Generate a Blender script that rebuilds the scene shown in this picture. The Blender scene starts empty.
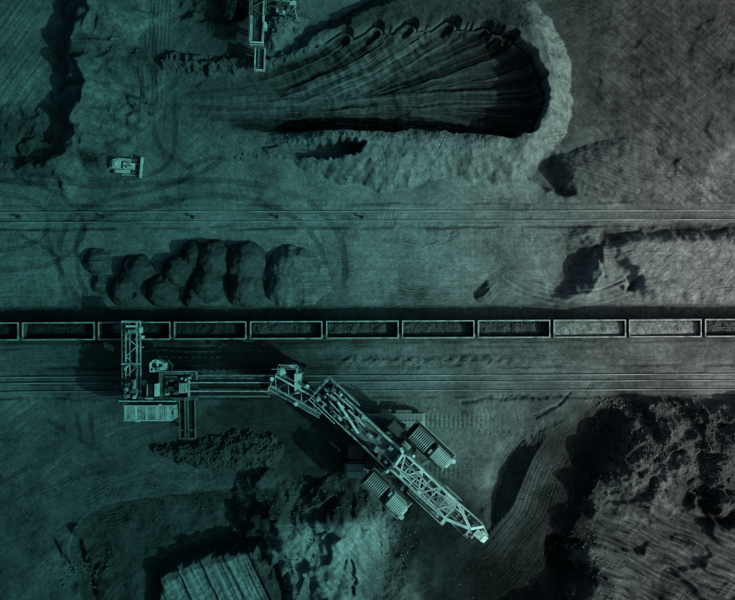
import bpy, math, random
import numpy as np
from mathutils import Vector, Matrix

# ------------------------------------------------------------------ camera, sky, sun, exposure
scene = bpy.context.scene
COL = scene.collection
S = 0.18            # metres per photograph pixel on the ground
HC = 140.0          # drone altitude
cam_d = bpy.data.cameras.new('camera')
cam_d.sensor_fit = 'HORIZONTAL'
cam_d.angle = 2 * math.atan(367.5 * S / HC)
cam_d.clip_start = 1.0
cam_d.clip_end = 20000
cam = bpy.data.objects.new('camera', cam_d)
cam.location = (0, 0, HC)
cam.rotation_euler = (0, 0, 0)
COL.objects.link(cam)
scene.camera = cam

SUN_EL = math.radians(35)
SUN_PHI = math.radians(24)      # shadows run to the left and a little up the picture
to_sun = Vector((math.cos(SUN_EL) * math.cos(SUN_PHI), -math.cos(SUN_EL) * math.sin(SUN_PHI), math.sin(SUN_EL)))
world = bpy.data.worlds.new('World')
scene.world = world
world.use_nodes = True
wn = world.node_tree
wn.nodes.clear()
sky = wn.nodes.new('ShaderNodeTexSky')
sky.sky_type = 'NISHITA'
sky.sun_disc = False
sky.air_density = 0.6
sky.dust_density = 6.0
sky.ozone_density = 0.3
sky.sun_elevation = SUN_EL
sky.sun_rotation = math.atan2(to_sun.x, to_sun.y)
bg = wn.nodes.new('ShaderNodeBackground')
bg.inputs['Strength'].default_value = 0.115
wo = wn.nodes.new('ShaderNodeOutputWorld')
wn.links.new(sky.outputs[0], bg.inputs[0])
wn.links.new(bg.outputs[0], wo.inputs[0])
sun_d = bpy.data.lights.new('sun', 'SUN')
sun_d.energy = 4.2
sun_d.angle = math.radians(0.5)
sun_d.color = (1.0, 0.97, 0.93)
sun = bpy.data.objects.new('sun', sun_d)
sun.rotation_euler = (-to_sun).to_track_quat('-Z', 'Y').to_euler()
sun.location = (60, -30, 60)
COL.objects.link(sun)
scene.view_settings.view_transform = 'Standard'
scene.view_settings.look = 'None'
scene.view_settings.exposure = -0.5
scene.view_settings.gamma = 1.0
scene.view_settings.use_curve_mapping = False
scene.cycles.filter_width = 0.9
scene.render.filter_size = 0.9


def P(px, py, z=0.0):
    f = S * (1 - z / HC)
    return Vector(((px - 367.5) * f, (300 - py) * f, z))


# ------------------------------------------------------------------ materials
def make_tint():
    """Colour cast painted into every material: dim green-blue in the west, neutral grey east."""
    g = bpy.data.node_groups.new('site_colour_cast', 'ShaderNodeTree')  # site-wide colour wash, mixed into the base colours
    g.interface.new_socket('Color', in_out='INPUT', socket_type='NodeSocketColor')
    g.interface.new_socket('Color', in_out='OUTPUT', socket_type='NodeSocketColor')
    n, l = g.nodes, g.links
    gi, go = n.new('NodeGroupInput'), n.new('NodeGroupOutput')
    geo = n.new('ShaderNodeNewGeometry')
    sep = n.new('ShaderNodeSeparateXYZ')
    l.new(geo.outputs['Position'], sep.inputs[0])
    mr = n.new('ShaderNodeMapRange')
    mr.inputs['From Min'].default_value = -66
    mr.inputs['From Max'].default_value = 66
    l.new(sep.outputs['X'], mr.inputs['Value'])
    cr = n.new('ShaderNodeValToRGB')
    e = cr.color_ramp.elements
    e[0].position = 0.0
    e[0].color = (0.090, 0.385, 0.370, 1)
    e[1].position = 1.0
    e[1].color = (0.80, 0.92, 0.90, 1)
    for pos, c in ((0.25, (0.102, 0.42, 0.402, 1)), (0.45, (0.165, 0.55, 0.525, 1)), (0.6, (0.29, 0.68, 0.65, 1)),
                   (0.755, (0.48, 0.77, 0.74, 1)), (0.88, (0.67, 0.84, 0.815, 1))):
        k = e.new(pos)
        k.color = c
    l.new(mr.outputs[0], cr.inputs[0])
    mx = n.new('ShaderNodeMix')
    mx.data_type = 'RGBA'
    mx.blend_type = 'MULTIPLY'
    mx.inputs[0].default_value = 1.0
    l.new(gi.outputs[0], mx.inputs[6])
    l.new(cr.outputs[0], mx.inputs[7])
    l.new(mx.outputs[2], go.inputs[0])
    return g


TINT = make_tint()


def mat(name, col, rough=0.7, metal=0.0, nscale=0.8, namt=0.5, bump=0.15, dirt=0.0):
    m = bpy.data.materials.new(name)
    m.use_nodes = True
    nt = m.node_tree
    b = nt.nodes['Principled BSDF']
    b.inputs['Roughness'].default_value = rough
    b.inputs['Metallic'].default_value = metal
    tc = nt.nodes.new('ShaderNodeTexCoord')
    nz = nt.nodes.new('ShaderNodeTexNoise')
    nz.inputs['Scale'].default_value = nscale
    nz.inputs['Detail'].default_value = 6
    nz.inputs['Roughness'].default_value = 0.7
    nt.links.new(tc.outputs['Object'], nz.inputs['Vector'])
    cr = nt.nodes.new('ShaderNodeValToRGB')
    c = Vector(col)
    lo = c * (1 - namt)
    hi = c * (1 + namt * 0.45)
    cr.color_ramp.elements[0].position = 0.33
    cr.color_ramp.elements[1].position = 0.66
    cr.color_ramp.elements[0].color = (*lo, 1)
    cr.color_ramp.elements[1].color = (*hi, 1)
    nt.links.new(nz.outputs['Fac'], cr.inputs[0])
    out = cr.outputs[0]
    if dirt:
        n2 = nt.nodes.new('ShaderNodeTexNoise')
        n2.inputs['Scale'].default_value = nscale * 0.45
        n2.inputs['Detail'].default_value = 8
        nt.links.new(tc.outputs['Object'], n2.inputs['Vector'])
        r2 = nt.nodes.new('ShaderNodeValToRGB')
        r2.color_ramp.elements[0].position = 0.45
        r2.color_ramp.elements[1].position = 0.62
        nt.links.new(n2.outputs['Fac'], r2.inputs[0])
        ml = nt.nodes.new('ShaderNodeMath')
        ml.operation = 'MULTIPLY'
        ml.inputs[1].default_value = dirt
        nt.links.new(r2.outputs[0], ml.inputs[0])
        mx = nt.nodes.new('ShaderNodeMix')
        mx.data_type = 'RGBA'
        mx.inputs[7].default_value = (0.05, 0.048, 0.045, 1)
        nt.links.new(ml.outputs[0], mx.inputs[0])
        nt.links.new(out, mx.inputs[6])
        out = mx.outputs[2]
    g = nt.nodes.new('ShaderNodeGroup')
    g.node_tree = TINT
    nt.links.new(out, g.inputs[0])
    nt.links.new(g.outputs[0], b.inputs['Base Color'])
    g2 = nt.nodes.new('ShaderNodeGroup')
    g2.node_tree = TINT
    g2.inputs[0].default_value = (1, 1, 1, 1)
    nt.links.new(g2.outputs[0], b.inputs['Specular Tint'])
    b.inputs['Specular IOR Level'].default_value = 0.2
    if bump:
        bp = nt.nodes.new('ShaderNodeBump')
        bp.inputs['Strength'].default_value = bump
        bp.inputs['Distance'].default_value = 0.1
        nt.links.new(nz.outputs['Fac'], bp.inputs['Height'])
        nt.links.new(bp.outputs[0], b.inputs['Normal'])
    return m


def ground_mat(name):
    m = bpy.data.materials.new(name)
    m.use_nodes = True
    nt = m.node_tree
    N, L = nt.nodes, nt.links
    b = N['Principled BSDF']
    b.inputs['Roughness'].default_value = 0.95
    b.inputs['Specular IOR Level'].default_value = 0.0
    geo = N.new('ShaderNodeNewGeometry')
    at = N.new('ShaderNodeAttribute')
    at.attribute_name = 'albedo'
    gr = N.new('ShaderNodeAttribute')
    gr.attribute_name = 'grain'
    n1 = N.new('ShaderNodeTexNoise')
    n1.inputs['Scale'].default_value = 1.1
    n1.inputs['Detail'].default_value = 8
    n1.inputs['Roughness'].default_value = 0.8
    L.new(geo.outputs['Position'], n1.inputs['Vector'])
    n2 = N.new('ShaderNodeTexNoise')
    n2.inputs['Scale'].default_value = 6.5
    n2.inputs['Detail'].default_value = 3
    n2.inputs['Roughness'].default_value = 0.8
    L.new(geo.outputs['Position'], n2.inputs['Vector'])

    def math_(op, a, bb, clamp=False):
        k = N.new('ShaderNodeMath')
        k.operation = op
        k.use_clamp = clamp
        for i, v in enumerate((a, bb)):
            if isinstance(v, (int, float)):
                k.inputs[i].default_value = v
            elif v is not None:
                L.new(v, k.inputs[i])
        return k.outputs[0]
    def spread(sock, lo, hi):
        k = N.new('ShaderNodeMapRange')
        k.inputs['From Min'].default_value = 0.25
        k.inputs['From Max'].default_value = 0.75
        k.inputs['To Min'].default_value = lo
        k.inputs['To Max'].default_value = hi
        L.new(sock, k.inputs['Value'])
        return k.outputs[0]
    f1 = spread(n1.outputs['Fac'], 0.5, 1.5)
    f2 = spread(n2.outputs['Fac'], 0.5, 1.5)
    f = math_('MULTIPLY', f1, f2)
    a = math_('MULTIPLY', f, at.outputs['Fac'])
    cmb = N.new('ShaderNodeCombineColor')
    for i in range(3):
        L.new(a, cmb.inputs[i])
    g = N.new('ShaderNodeGroup')
    g.node_tree = TINT
    L.new(cmb.outputs[0], g.inputs[0])
    L.new(g.outputs[0], b.inputs['Base Color'])
    bp = N.new('ShaderNodeBump')
    bp.inputs['Distance'].default_value = 0.35
    st = math_('MULTIPLY_ADD', gr.outputs['Fac'], 0.7)
    st.node.inputs[2].default_value = 0.22
    L.new(st, bp.inputs['Strength'])
    hh = math_('MULTIPLY_ADD', n1.outputs['Fac'], 0.8)
    L.new(n2.outputs['Fac'], hh.node.inputs[2])
    L.new(hh, bp.inputs['Height'])
    L.new(bp.outputs[0], b.inputs['Normal'])
    return m


M = {
    'ground': ground_mat('loose_soil'),
    'rail': mat('rail_steel', (0.46, 0.46, 0.46), 0.5, 0.1, 0.12, 0.6, 0, 0.6),
    'pale': mat('pale_grey_steel', (0.58, 0.58, 0.57), 0.6, 0.0, 1.2, 0.5, 0.1, 0.55),
    'white': mat('white_paint', (0.86, 0.86, 0.84), 0.55, 0.0, 1.0, 0.3, 0.1, 0.3),
    'mid': mat('weathered_grey_steel', (0.21, 0.21, 0.205), 0.65, 0.1, 1.3, 0.5, 0.15, 0.5),
    'dark': mat('dark_steel', (0.075, 0.075, 0.072), 0.7, 0.1, 1.0, 0.5, 0.15),
    'black': mat('black_rubber_belt', (0.03, 0.03, 0.03), 0.85, 0.0, 1.5, 0.5, 0.2),
    'glass': mat('dark_cab_glass', (0.03, 0.035, 0.035), 0.12, 0.0, 0.5, 0.2, 0),
    'wagon': mat('wagon_steel', (0.16, 0.155, 0.15), 0.7, 0.1, 0.9, 0.5, 0.15, 0.5),
    'rim': mat('wagon_rim_paint', (0.46, 0.46, 0.45), 0.6, 0.0, 1.1, 0.5, 0.15, 0.65),
    'coal': mat('coal', (0.04, 0.04, 0.04), 0.75, 0.0, 2.2, 0.6, 0.5),
    'gravel': mat('pale_gravel', (0.32, 0.32, 0.315), 0.9, 0.0, 2.2, 0.6, 0.6, 0.45),
    'plate': mat('crawler_plate_steel', (0.46, 0.46, 0.455), 0.6, 0.15, 0.8, 0.5, 0.2, 0.5),
    'dozer': mat('dusty_machine_paint', (0.72, 0.70, 0.64), 0.55, 0.0, 1.2, 0.3, 0.1, 0.3),
    'stone': mat('broken_stone', (0.16, 0.16, 0.155), 0.9, 0.0, 0.9, 0.6, 0.4),
    'wood': mat('tarred_wood', (0.05, 0.045, 0.04), 0.9, 0.0, 1.5, 0.5, 0.2),
}


# ------------------------------------------------------------------ object helpers
def tag(o, label=None, cat=None, group=None, kind=None):
    if label: o['label'] = label
    if cat: o['category'] = cat
    if group: o['group'] = group
    if kind: o['kind'] = kind
    return o


def empty(name, loc, rz=0.0, label=None, cat=None, group=None):
    o = bpy.data.objects.new(name, None)
    o.empty_display_size = 0.5
    COL.objects.link(o)
    o.location = loc
    o.rotation_euler = (0, 0, rz)
    return tag(o, label, cat, group)


class MB:
    def __init__(self):
        self.v, self.f = [], []

    def hexa(self, pts):
        b = len(self.v)
        self.v += [tuple(p) for p in pts]
        for q in ((3, 2, 1, 0), (4, 5, 6, 7), (0, 1, 5, 4), (1, 2, 6, 5), (2, 3, 7, 6), (3, 0, 4, 7)):
            self.f.append(tuple(b + i for i in q))
        return self

    def box(self, x0, x1, y0, y1, z0, z1):
        return self.hexa([(x0, y0, z0), (x1, y0, z0), (x1, y1, z0), (x0, y1, z0),
                          (x0, y0, z1), (x1, y0, z1), (x1, y1, z1), (x0, y1, z1)])

    def rbox(self, c, size, rz=0.0, tilt=0.0):
        R = Matrix.Rotation(rz, 3, 'Z') @ Matrix.Rotation(tilt, 3, 'Y')
        sx, sy, sz = size[0] / 2, size[1] / 2, size[2] / 2
        c = Vector(c)
        return self.hexa([c + R @ Vector(p) for p in ((-sx, -sy, -sz), (sx, -sy, -sz), (sx, sy, -sz), (-sx, sy, -sz),
                                                      (-sx, -sy, sz), (sx, -sy, sz), (sx, sy, sz), (-sx, sy, sz))])

    def beam(self, p, q, w, h=None):
        h = h or w
        p, q = Vector(p), Vector(q)
        d = (q - p).normalized()
        up = Vector((0, 0, 1)) if abs(d.z) < 0.95 else Vector((0, 1, 0))
        s = d.cross(up).normalized() * (w / 2)
        t = s.normalized().cross(d).normalized() * (h / 2)
        return self.hexa([p - s - t, p + s - t, q + s - t, q - s - t, p - s + t, p + s + t, q + s + t, q - s + t])

    def cyl(self, p, q, r, n=12, r2=None):
        r2 = r if r2 is None else r2
        p, q = Vector(p), Vector(q)
        d = (q - p).normalized()
        up = Vector((0, 0, 1)) if abs(d.z) < 0.95 else Vector((0, 1, 0))
        s = d.cross(up).normalized()
        t = s.cross(d).normalized()
        b = len(self.v)
        for k in range(n):
            a = 2 * math.pi * k / n
            o = s * math.cos(a) + t * math.sin(a)
            self.v.append(tuple(p + o * r))
            self.v.append(tuple(q + o * r2))
        for k in range(n):
            i, j = b + 2 * k, b + 2 * ((k + 1) % n)
            self.f.append((i, j, j + 1, i + 1))
        self.f.append(tuple(b + 2 * k for k in range(n))[::-1])
        self.f.append(tuple(b + 2 * k + 1 for k in range(n)))
        return self

    def prism(self, poly, axis, a0, a1):
        """extrude a 2D polygon: axis 'y' -> poly in xz, axis 'z' -> poly in xy, axis 'x' -> poly in yz"""
        b = len(self.v)
        n = len(poly)
        for a in (a0, a1):
            for (u, w) in poly:
                self.v.append({'y': (u, a, w), 'z': (u, w, a), 'x': (a, u, w)}[axis])
        self.f.append(tuple(range(b, b + n))[::-1])
        self.f.append(tuple(range(b + n, b + 2 * n)))
        for k in range(n):
            j = (k + 1) % n
            self.f.append((b + k, b + j, b + n + j, b + n + k))
        return self

    def mesh(self, name, m):
        me = bpy.data.meshes.new(name)
        me.from_pydata(self.v, [], self.f)
        me.materials.append(M[m])
        me.update()
        return me

    def build(self, name, m, parent=None, loc=None, rz=None):
        o = bpy.data.objects.new(name, self.mesh(name, m))
        COL.objects.link(o)
        if parent: o.parent = parent
        if loc is not None: o.location = loc
        if rz is not None: o.rotation_euler = (0, 0, rz)
        return o


def put(name, me, parent=None, loc=(0, 0, 0), rz=0.0):
    o = bpy.data.objects.new(name, me)
    COL.objects.link(o)
    if parent: o.parent = parent
    o.location = loc
    o.rotation_euler = (0, 0, rz)
    return o


def copy_tree(o, parent=None):
    c = o.copy()
    COL.objects.link(c)
    c.parent = parent
    for ch in list(o.children):
        copy_tree(ch, c)
    return c


# ------------------------------------------------------------------ noise
def _hash(ix, iy, seed):
    n = (ix.astype(np.int64) * 374761393 + iy.astype(np.int64) * 668265263 + seed * 1442695041) & 0xffffffff
    n = ((n ^ (n >> 13)) * 1274126177) & 0xffffffff
    n = (n ^ (n >> 16)) & 0xffff
    return (n.astype(np.float32) / 65535.0)


def perlin(x, y, seed=0):
    x = np.asarray(x, np.float32); y = np.asarray(y, np.float32)
    xi = np.floor(x); yi = np.floor(y)
    fx = x - xi; fy = y - yi
    u = fx * fx * fx * (fx * (fx * 6 - 15) + 10)
    v = fy * fy * fy * (fy * (fy * 6 - 15) + 10)

    def g(dx, dy):
        a = _hash(xi + dx, yi + dy, seed) * 6.2832
        return np.cos(a) * (fx - dx) + np.sin(a) * (fy - dy)
    n0 = g(0, 0) * (1 - u) + g(1, 0) * u
    n1 = g(0, 1) * (1 - u) + g(1, 1) * u
    return (n0 * (1 - v) + n1 * v) * 1.5


def fbm(x, y, oct=4, seed=0, gain=0.5):
    s, a = 0, 1.0
    for k in range(oct):
        s = s + a * perlin(x * 2 ** k + 17.3 * k, y * 2 ** k + 9.1 * k, seed + k * 13)
        a *= gain
    return s


def ridged(x, y, oct=4, seed=0):
    s, a = 0, 1.0
    for k in range(oct):
        s = s + a * (1 - 2 * np.abs(perlin(x * 2 ** k + 5.7 * k, y * 2 ** k + 3.3 * k, seed + k * 7)))
        a *= 0.5
    return s


def facets(X, Y, size, seed):
    # tilted random planes in Voronoi cells: broken, faceted ground
    x = X / size; y = Y / size
    xi = np.floor(x); yi = np.floor(y)
    best = np.full(X.shape, 9.0, np.float32)
    out = np.zeros(X.shape, np.float32)
    for dj in (-1, 0, 1):
        for di in (-1, 0, 1):
            cx, cy = xi + di, yi + dj
            px = cx + _hash(cx, cy, seed); py = cy + _hash(cx, cy, seed + 1)
            dx, dy = x - px, y - py
            d = dx * dx + dy * dy
            a = _hash(cx, cy, seed + 2) * 6.2832
            h = (np.cos(a) * dx + np.sin(a) * dy) + .6 * (_hash(cx, cy, seed + 3) - .5)
            k = d < best
            out = np.where(k, h, out)
            best = np.minimum(best, d)
    return out


def crag(X, Y, size, seed):
    Xw = X + size * .25 * fbm(X / size * 1.3, Y / size * 1.3, 2, seed + 50)
    Yw = Y + size * .25 * fbm(X / size * 1.3 + 9, Y / size * 1.3, 2, seed + 51)
    f_ = facets(Xw, Yw, size, seed) + .28 * facets(Xw, Yw, size * .42, seed + 10)
    for _ in range(3):
        g_ = f_.copy()
        g_[1:-1, 1:-1] = (f_[1:-1, 1:-1] * 2 + f_[:-2, 1:-1] + f_[2:, 1:-1] + f_[1:-1, :-2] + f_[1:-1, 2:]) / 6
        f_ = g_
    return f_


def sst(x, a, b):
    t = np.clip((x - a) / (b - a), 0, 1)
    return t * t * (3 - 2 * t)


def band(v, a, b, s):
    return sst(v, a - s, a + s) * (1 - sst(v, b - s, b + s))


def sdpoly(X, Y, pts):
    pts = np.asarray(pts, np.float32)
    d = np.full(X.shape, 1e12, np.float32)
    sgn = np.ones(X.shape, np.float32)
    n = len(pts)
    for i in range(n):
        ax, ay = pts[i]; bx, by = pts[i - 1]
        ex, ey = bx - ax, by - ay
        wx, wy = X - ax, Y - ay
        t = np.clip((wx * ex + wy * ey) / (ex * ex + ey * ey + 1e-9), 0, 1)
        d = np.minimum(d, (wx - ex * t) ** 2 + (wy - ey * t) ** 2)
        c1, c2, c3 = Y >= ay, Y < by, ex * wy > ey * wx
        flip = (c1 & c2 & c3) | (~c1 & ~c2 & ~c3)
        sgn = np.where(flip, -sgn, sgn)
    return sgn * np.sqrt(d)


def dline(X, Y, pts):
    """distance to a polyline, position along it in px, signed side"""
    pts = np.asarray(pts, np.float32)
    D = np.full(X.shape, 1e12, np.float32)
    T = np.zeros(X.shape, np.float32)
    SD = np.zeros(X.shape, np.float32)
    acc = 0.0
    for i in range(len(pts) - 1):
        ax, ay = pts[i]; bx, by = pts[i + 1]
        ex, ey = bx - ax, by - ay
        ln = math.hypot(ex, ey)
        wx, wy = X - ax, Y - ay
        t = np.clip((wx * ex + wy * ey) / (ln * ln + 1e-9), 0, 1)
        d = (wx - ex * t) ** 2 + (wy - ey * t) ** 2
        k = d < D
        D = np.where(k, d, D)
        T = np.where(k, acc + t * ln, T)
        SD = np.where(k, np.sign(ex * wy - ey * wx), SD)
        acc += ln
    D = np.sqrt(D)
    return D, T, SD * D, acc


def smooth_pts(pts, it=2):
    pts = [tuple(p) for p in pts]
    for _ in range(it):
        q = [pts[0]]
        for a, b in zip(pts[:-1], pts[1:]):
            q.append((a[0] * .75 + b[0] * .25, a[1] * .75 + b[1] * .25))
            q.append((a[0] * .25 + b[0] * .75, a[1] * .25 + b[1] * .75))
        q.append(pts[-1])
        pts = q
    return pts


def smooth_closed(pts, it=2):
    for _ in range(it):
        q = []
        n = len(pts)
        for i in range(n):
            a, b = pts[i], pts[(i + 1) % n]
            q.append((a[0] * .75 + b[0] * .25, a[1] * .75 + b[1] * .25))
            q.append((a[0] * .25 + b[0] * .75, a[1] * .25 + b[1] * .75))
        pts = q
    return pts


# ------------------------------------------------------------------ terrain grid (px units, y down)
STEP = 0.92


def axis(lo, hi):
    core = np.arange(lo, hi + 0.01, STEP)
    g = STEP * np.cumsum(1.16 ** np.arange(1, 56))
    return np.concatenate([(lo - g)[::-1], core, core[-1] + g]).astype(np.float32)


xs = axis(-70, 805)
ys = axis(-60, 660)
GX, GY = np.meshgrid(xs, ys)
GXc = np.clip(GX, -2000, 3000); GYc = np.clip(GY, -2000, 3000)
H = (0.35 * fbm(GX / 90, GY / 90, 3, 1) + 0.09 * fbm(GX / 24, GY / 24, 3, 2)).astype(np.float32)
G = np.zeros_like(H)

# soil tone by place, some shade of the excavator painted in: (px, py, albedo)
TONES = [(10, 30, .13), (20, 100, .17), (120, 25, .18), (120, 110, .20), (60, 175, .17), (150, 60, .13), (160, 130, .14),
         (210, 40, .11), (215, 100, .13), (210, 80, .12), (220, 150, .20), (300, 185, .21), (200, 185, .19), (420, 195, .22), (500, 198, .22),
         (600, 30, .062), (660, 60, .066), (700, 30, .06), (620, 110, .074), (700, 120, .084), (720, 80, .06), (660, 140, .08), (650, 190, .125), (720, 190, .17), (600, 198, .16),
         (20, 215, .20), (250, 215, .20), (430, 214, .21), (700, 215, .145), (560, 214, .175),
         (30, 270, .21), (70, 240, .19), (200, 235, .22), (300, 235, .22), (400, 260, .22), (460, 275, .20), (520, 270, .20), (640, 262, .215), (700, 262, .215), (590, 290, .19), (720, 232, .15),
         (40, 355, .13), (180, 355, .12), (380, 352, .17), (450, 360, .155), (560, 352, .145), (680, 355, .155), (600, 381, .165), (710, 381, .165), (420, 381, .17), (20, 385, .18), (200, 385, .13),
         (40, 420, .13), (90, 440, .125), (30, 480, .11), (60, 520, .10), (20, 570, .10), (120, 470, .11), (220, 485, .12), (160, 480, .11), (300, 440, .032), (320, 420, .038), (250, 412, .04), (330, 460, .04), (300, 472, .055), (215, 412, .055), (345, 440, .05), (270, 425, .035), (200, 436, .06), (300, 405, .045), (180, 425, .09),  # low tones left of the excavator: coal dust with its shadow painted in
         (460, 445, .175), (430, 425, .18), (500, 410, .17), (480, 470, .16), (560, 405, .14), (680, 400, .10), (350, 405, .15),
         (340, 500, .07), (290, 500, .12), (300, 560, .25), (345, 560, .29), (370, 530, .28), (310, 530, .22), (330, 590, .26), (400, 590, .13), (422, 545, .03), (440, 590, .022), (460, 560, .02), (450, 520, .025), (425, 505, .03), (480, 585, .018), (440, 535, .022), (470, 530, .03), (270, 530, .12),  # lowest tones by the boom tip: dark soil plus painted shade
         (200, 580, .22), (240, 580, .20), (275, 585, .09), (180, 520, .16), (220, 520, .15), (140, 530, .15), (140, 580, .14), (110, 560, .13), (70, 590, .11), (100, 520, .13),
         (540, 470, .065), (500, 500, .06), (560, 440, .038), (580, 420, .045), (505, 540, .06), (520, 570, .022), (560, 500, .03), (580, 460, .028), (595, 440, .03), (570, 480, .03), (590, 480, .03), (555, 520, .028), (550, 560, .015), (570, 560, .015), (575, 540, .02), (535, 550, .03), (500, 590, .02), (600, 430, .035),
         (640, 440, .10), (700, 440, .085), (620, 410, .08), (640, 520, .10), (680, 580, .10), (620, 580, .12), (710, 510, .07), (590, 560, .09), (700, 550, .085), (610, 490, .12)]
wx = GXc + 10 * fbm(GX / 30, GY / 30, 3, 31)
wy = GYc + 10 * fbm(GX / 30 + 50, GY / 30, 3, 32)
num = np.zeros_like(H); den = np.zeros_like(H)
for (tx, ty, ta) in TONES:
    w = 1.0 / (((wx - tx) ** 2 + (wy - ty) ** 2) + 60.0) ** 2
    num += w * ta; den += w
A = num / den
del wx, wy, num, den
STK = np.zeros_like(H); wsum = np.zeros_like(H)
for q_, an_ in enumerate((4, 48, -34, 84)):
    ca, sa = math.cos(math.radians(an_)), math.sin(math.radians(an_))
    w_ = np.exp(5 * perlin(GX / 70 + 13 * q_, GY / 55 + 7 * q_, 900 + q_))
    STK += w_ * fbm((GX * ca + GY * sa) / 20, (-GX * sa + GY * ca) / 2.6, 3, 910 + q_, .65)
    wsum += w_
STK /= wsum
A *= np.clip(1 + 0.34 * fbm(GX / 40, GY / 40, 3, 5) + 0.14 * fbm(GX / 9, GY / 9, 4, 6, 0.7) + .15 * STK, .3, 1.8)
H += 0.03 * STK


def blk(x0, x1, y0, y1):
    i0, i1 = np.searchsorted(xs, x0), np.searchsorted(xs, x1)
    j0, j1 = np.searchsorted(ys, y0), np.searchsorted(ys, y1)
    sl = (slice(j0, j1), slice(i0, i1))
    return sl, GX[sl], GY[sl]


def warp(X, Y, amp, sc, seed=0):
    return X + amp * fbm(X / sc, Y / sc, 3, 100 + seed), Y + amp * fbm(X / sc + 31, Y / sc + 7, 3, 140 + seed)


# --- scrapes and blade marks over the worked strips
strip = band(GY, 200, 306, 5) + band(GY, 345, 400, 4)
scr = fbm(GX / 70 + 0.3 * perlin(GX / 40, GY / 40, 3), GY / 2.4, 3, 40)
H += 0.04 * strip * scr
A *= 1 + 0.15 * strip * scr
wA, wB, wC = band(GY, 205, 225, 3), band(GY, 312, 346, 4), band(GY, 370, 396, 3)
flat = np.clip(wA + wB + wC, 0, 1)
H *= (1 - 0.8 * flat)
ln = perlin(GX / 200, GY / 1.7, 61)
H += 0.035 * (wA + wC) * ln
A *= 1 + 0.28 * (wA + wC) * ln
# long ruts beside the tracks
for (y0, dx, amp) in ((204, 0, .16), (226.5, .8, .35), (366.5, .3, .35), (397, .2, .35), (228, .4, .2), (342, .1, .2), (347, .5, .15)):
    yl = y0 - 0.004 * (GX - 367) + 1.6 * perlin(GX / 60 + dx * 9, 0 * GX, 71)
    k = np.exp(-((GY - yl) / 1.2) ** 2) * sst(perlin(GX / 35 + dx * 20, 0 * GX + dx, 72), -0.35, 0.1)
    H -= amp * k
    A *= 1 - 0.3 * k
# coal dust along the loading track, with the train's shadow band painted in
yb0 = 305.5 + 1.2 * perlin(GX / 25, GY * 0, 81) - 0.004 * (GX - 367)
k = sst(GY, yb0 - 1.6, yb0 + 1.6) * (1 - sst(GY, 340 - 4 * sst(GX, 350, 600), 350 - 8 * sst(GX, 350, 600) + 4 * perlin(GX / 20, GY * 0, 82)))
A *= 1 - k * (0.50 + 0.1 * sst(-GX, -400, -100))
sl, X, Y = blk(40, 330, 330, 480)
k = band(Y + 6 * fbm(X / 30, Y / 30, 3, 84), 345, 372, 6) * (1 - sst(X, 250, 330)) * sst(X, 20, 90)
A[sl] *= 1 - 0.35 * k  # shade of the bridge and loader painted over the spill

# --- top left ridge, steep to the west
sl, X, Y = blk(-60, 260, -60, 200)
Xw, Yw = warp(X, Y, 9, 34, 1)
d, t, sd, ltot = dline(Xw, Yw, [(86, -60), (97, -10), (96, 25), (88, 48), (96, 75), (90, 105), (90, 132), (66, 160), (30, 168)])
hc = 5.8 * (1 - 0.62 * sst(t, ltot * .55, ltot)) * (1 + 0.28 * perlin(t / 22, 0 * t, 91))
h = np.where(sd > 0, hc - d * S * 0.95, hc - d * S * (0.55 + 0.2 * perlin(X / 34, Y / 26, 92)))
h += (0.45 * ridged(X / 30, Y / 24, 2, 93) + 0.8 * crag(X, Y, 30, 94)) * sst(h, 0.2, 2)
H[sl] = np.maximum(H[sl], h)
mk = sst(h, 0, 1.0)
G[sl] += 0.8 * mk
A[sl] *= 1 + mk * (.3 * fbm(X / 7, Y / 7, 3, 95, .7) - .05)
# furrowed slope at the far left
k = (1 - sst(X, 30, 60)) * (1 - sst(Y, 130, 160))
fur = perlin((X * 0.8 + Y * 0.5) / 2.6, (X * .5 - Y * .8) / 60, 97) + .6 * perlin((X * 0.8 + Y * 0.5) / 7, (X * .5 - Y * .8) / 40, 98)
H[sl] += 0.16 * k * fur
A[sl] *= 1 + .25 * k * fur
H[sl] += 2.2 * (1 - sst(X, -10, 62)) * (1 - sst(Y, 90, 150))
# rough ground bottom left of that ridge
k = band(X, -60, 62, 12) * band(Y, 108, 172, 8)
H[sl] += k * (.3 * ridged(X / 22 + Y / 40, Y / 28, 3, 99) + 0.8 * crag(X, Y, 20, 96))
G[sl] += k * 0.7
A[sl] *= 1 - 0.4 * k
kp = np.exp(-(((X - 93) / 11) ** 2 + ((Y - 160) / 7) ** 2) ** 2)
A[sl] *= 1 - .7 * kp  # dozer's shadow painted as a dark patch
H[sl] -= .5 * kp
# wheel lane going up
k = band(X + 0.06 * Y, 146, 174, 4) * (1 - sst(Y, 100, 140))
lane = np.sin((X + 0.06 * Y + 2 * perlin(X / 40, Y / 60, 101)) * 1.5)
H[sl] += 0.05 * k * lane
A[sl] *= 1 + 0.14 * k * lane
# dark pit top, beside the conveyor
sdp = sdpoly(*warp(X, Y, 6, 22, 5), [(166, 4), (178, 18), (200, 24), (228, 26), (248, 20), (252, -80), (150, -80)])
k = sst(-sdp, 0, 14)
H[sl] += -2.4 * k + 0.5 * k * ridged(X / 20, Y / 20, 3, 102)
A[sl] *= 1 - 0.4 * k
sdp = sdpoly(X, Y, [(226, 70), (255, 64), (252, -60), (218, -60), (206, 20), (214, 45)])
A[sl] *= 1 - 0.45 * sst(-sdp, -8, 14)

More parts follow.
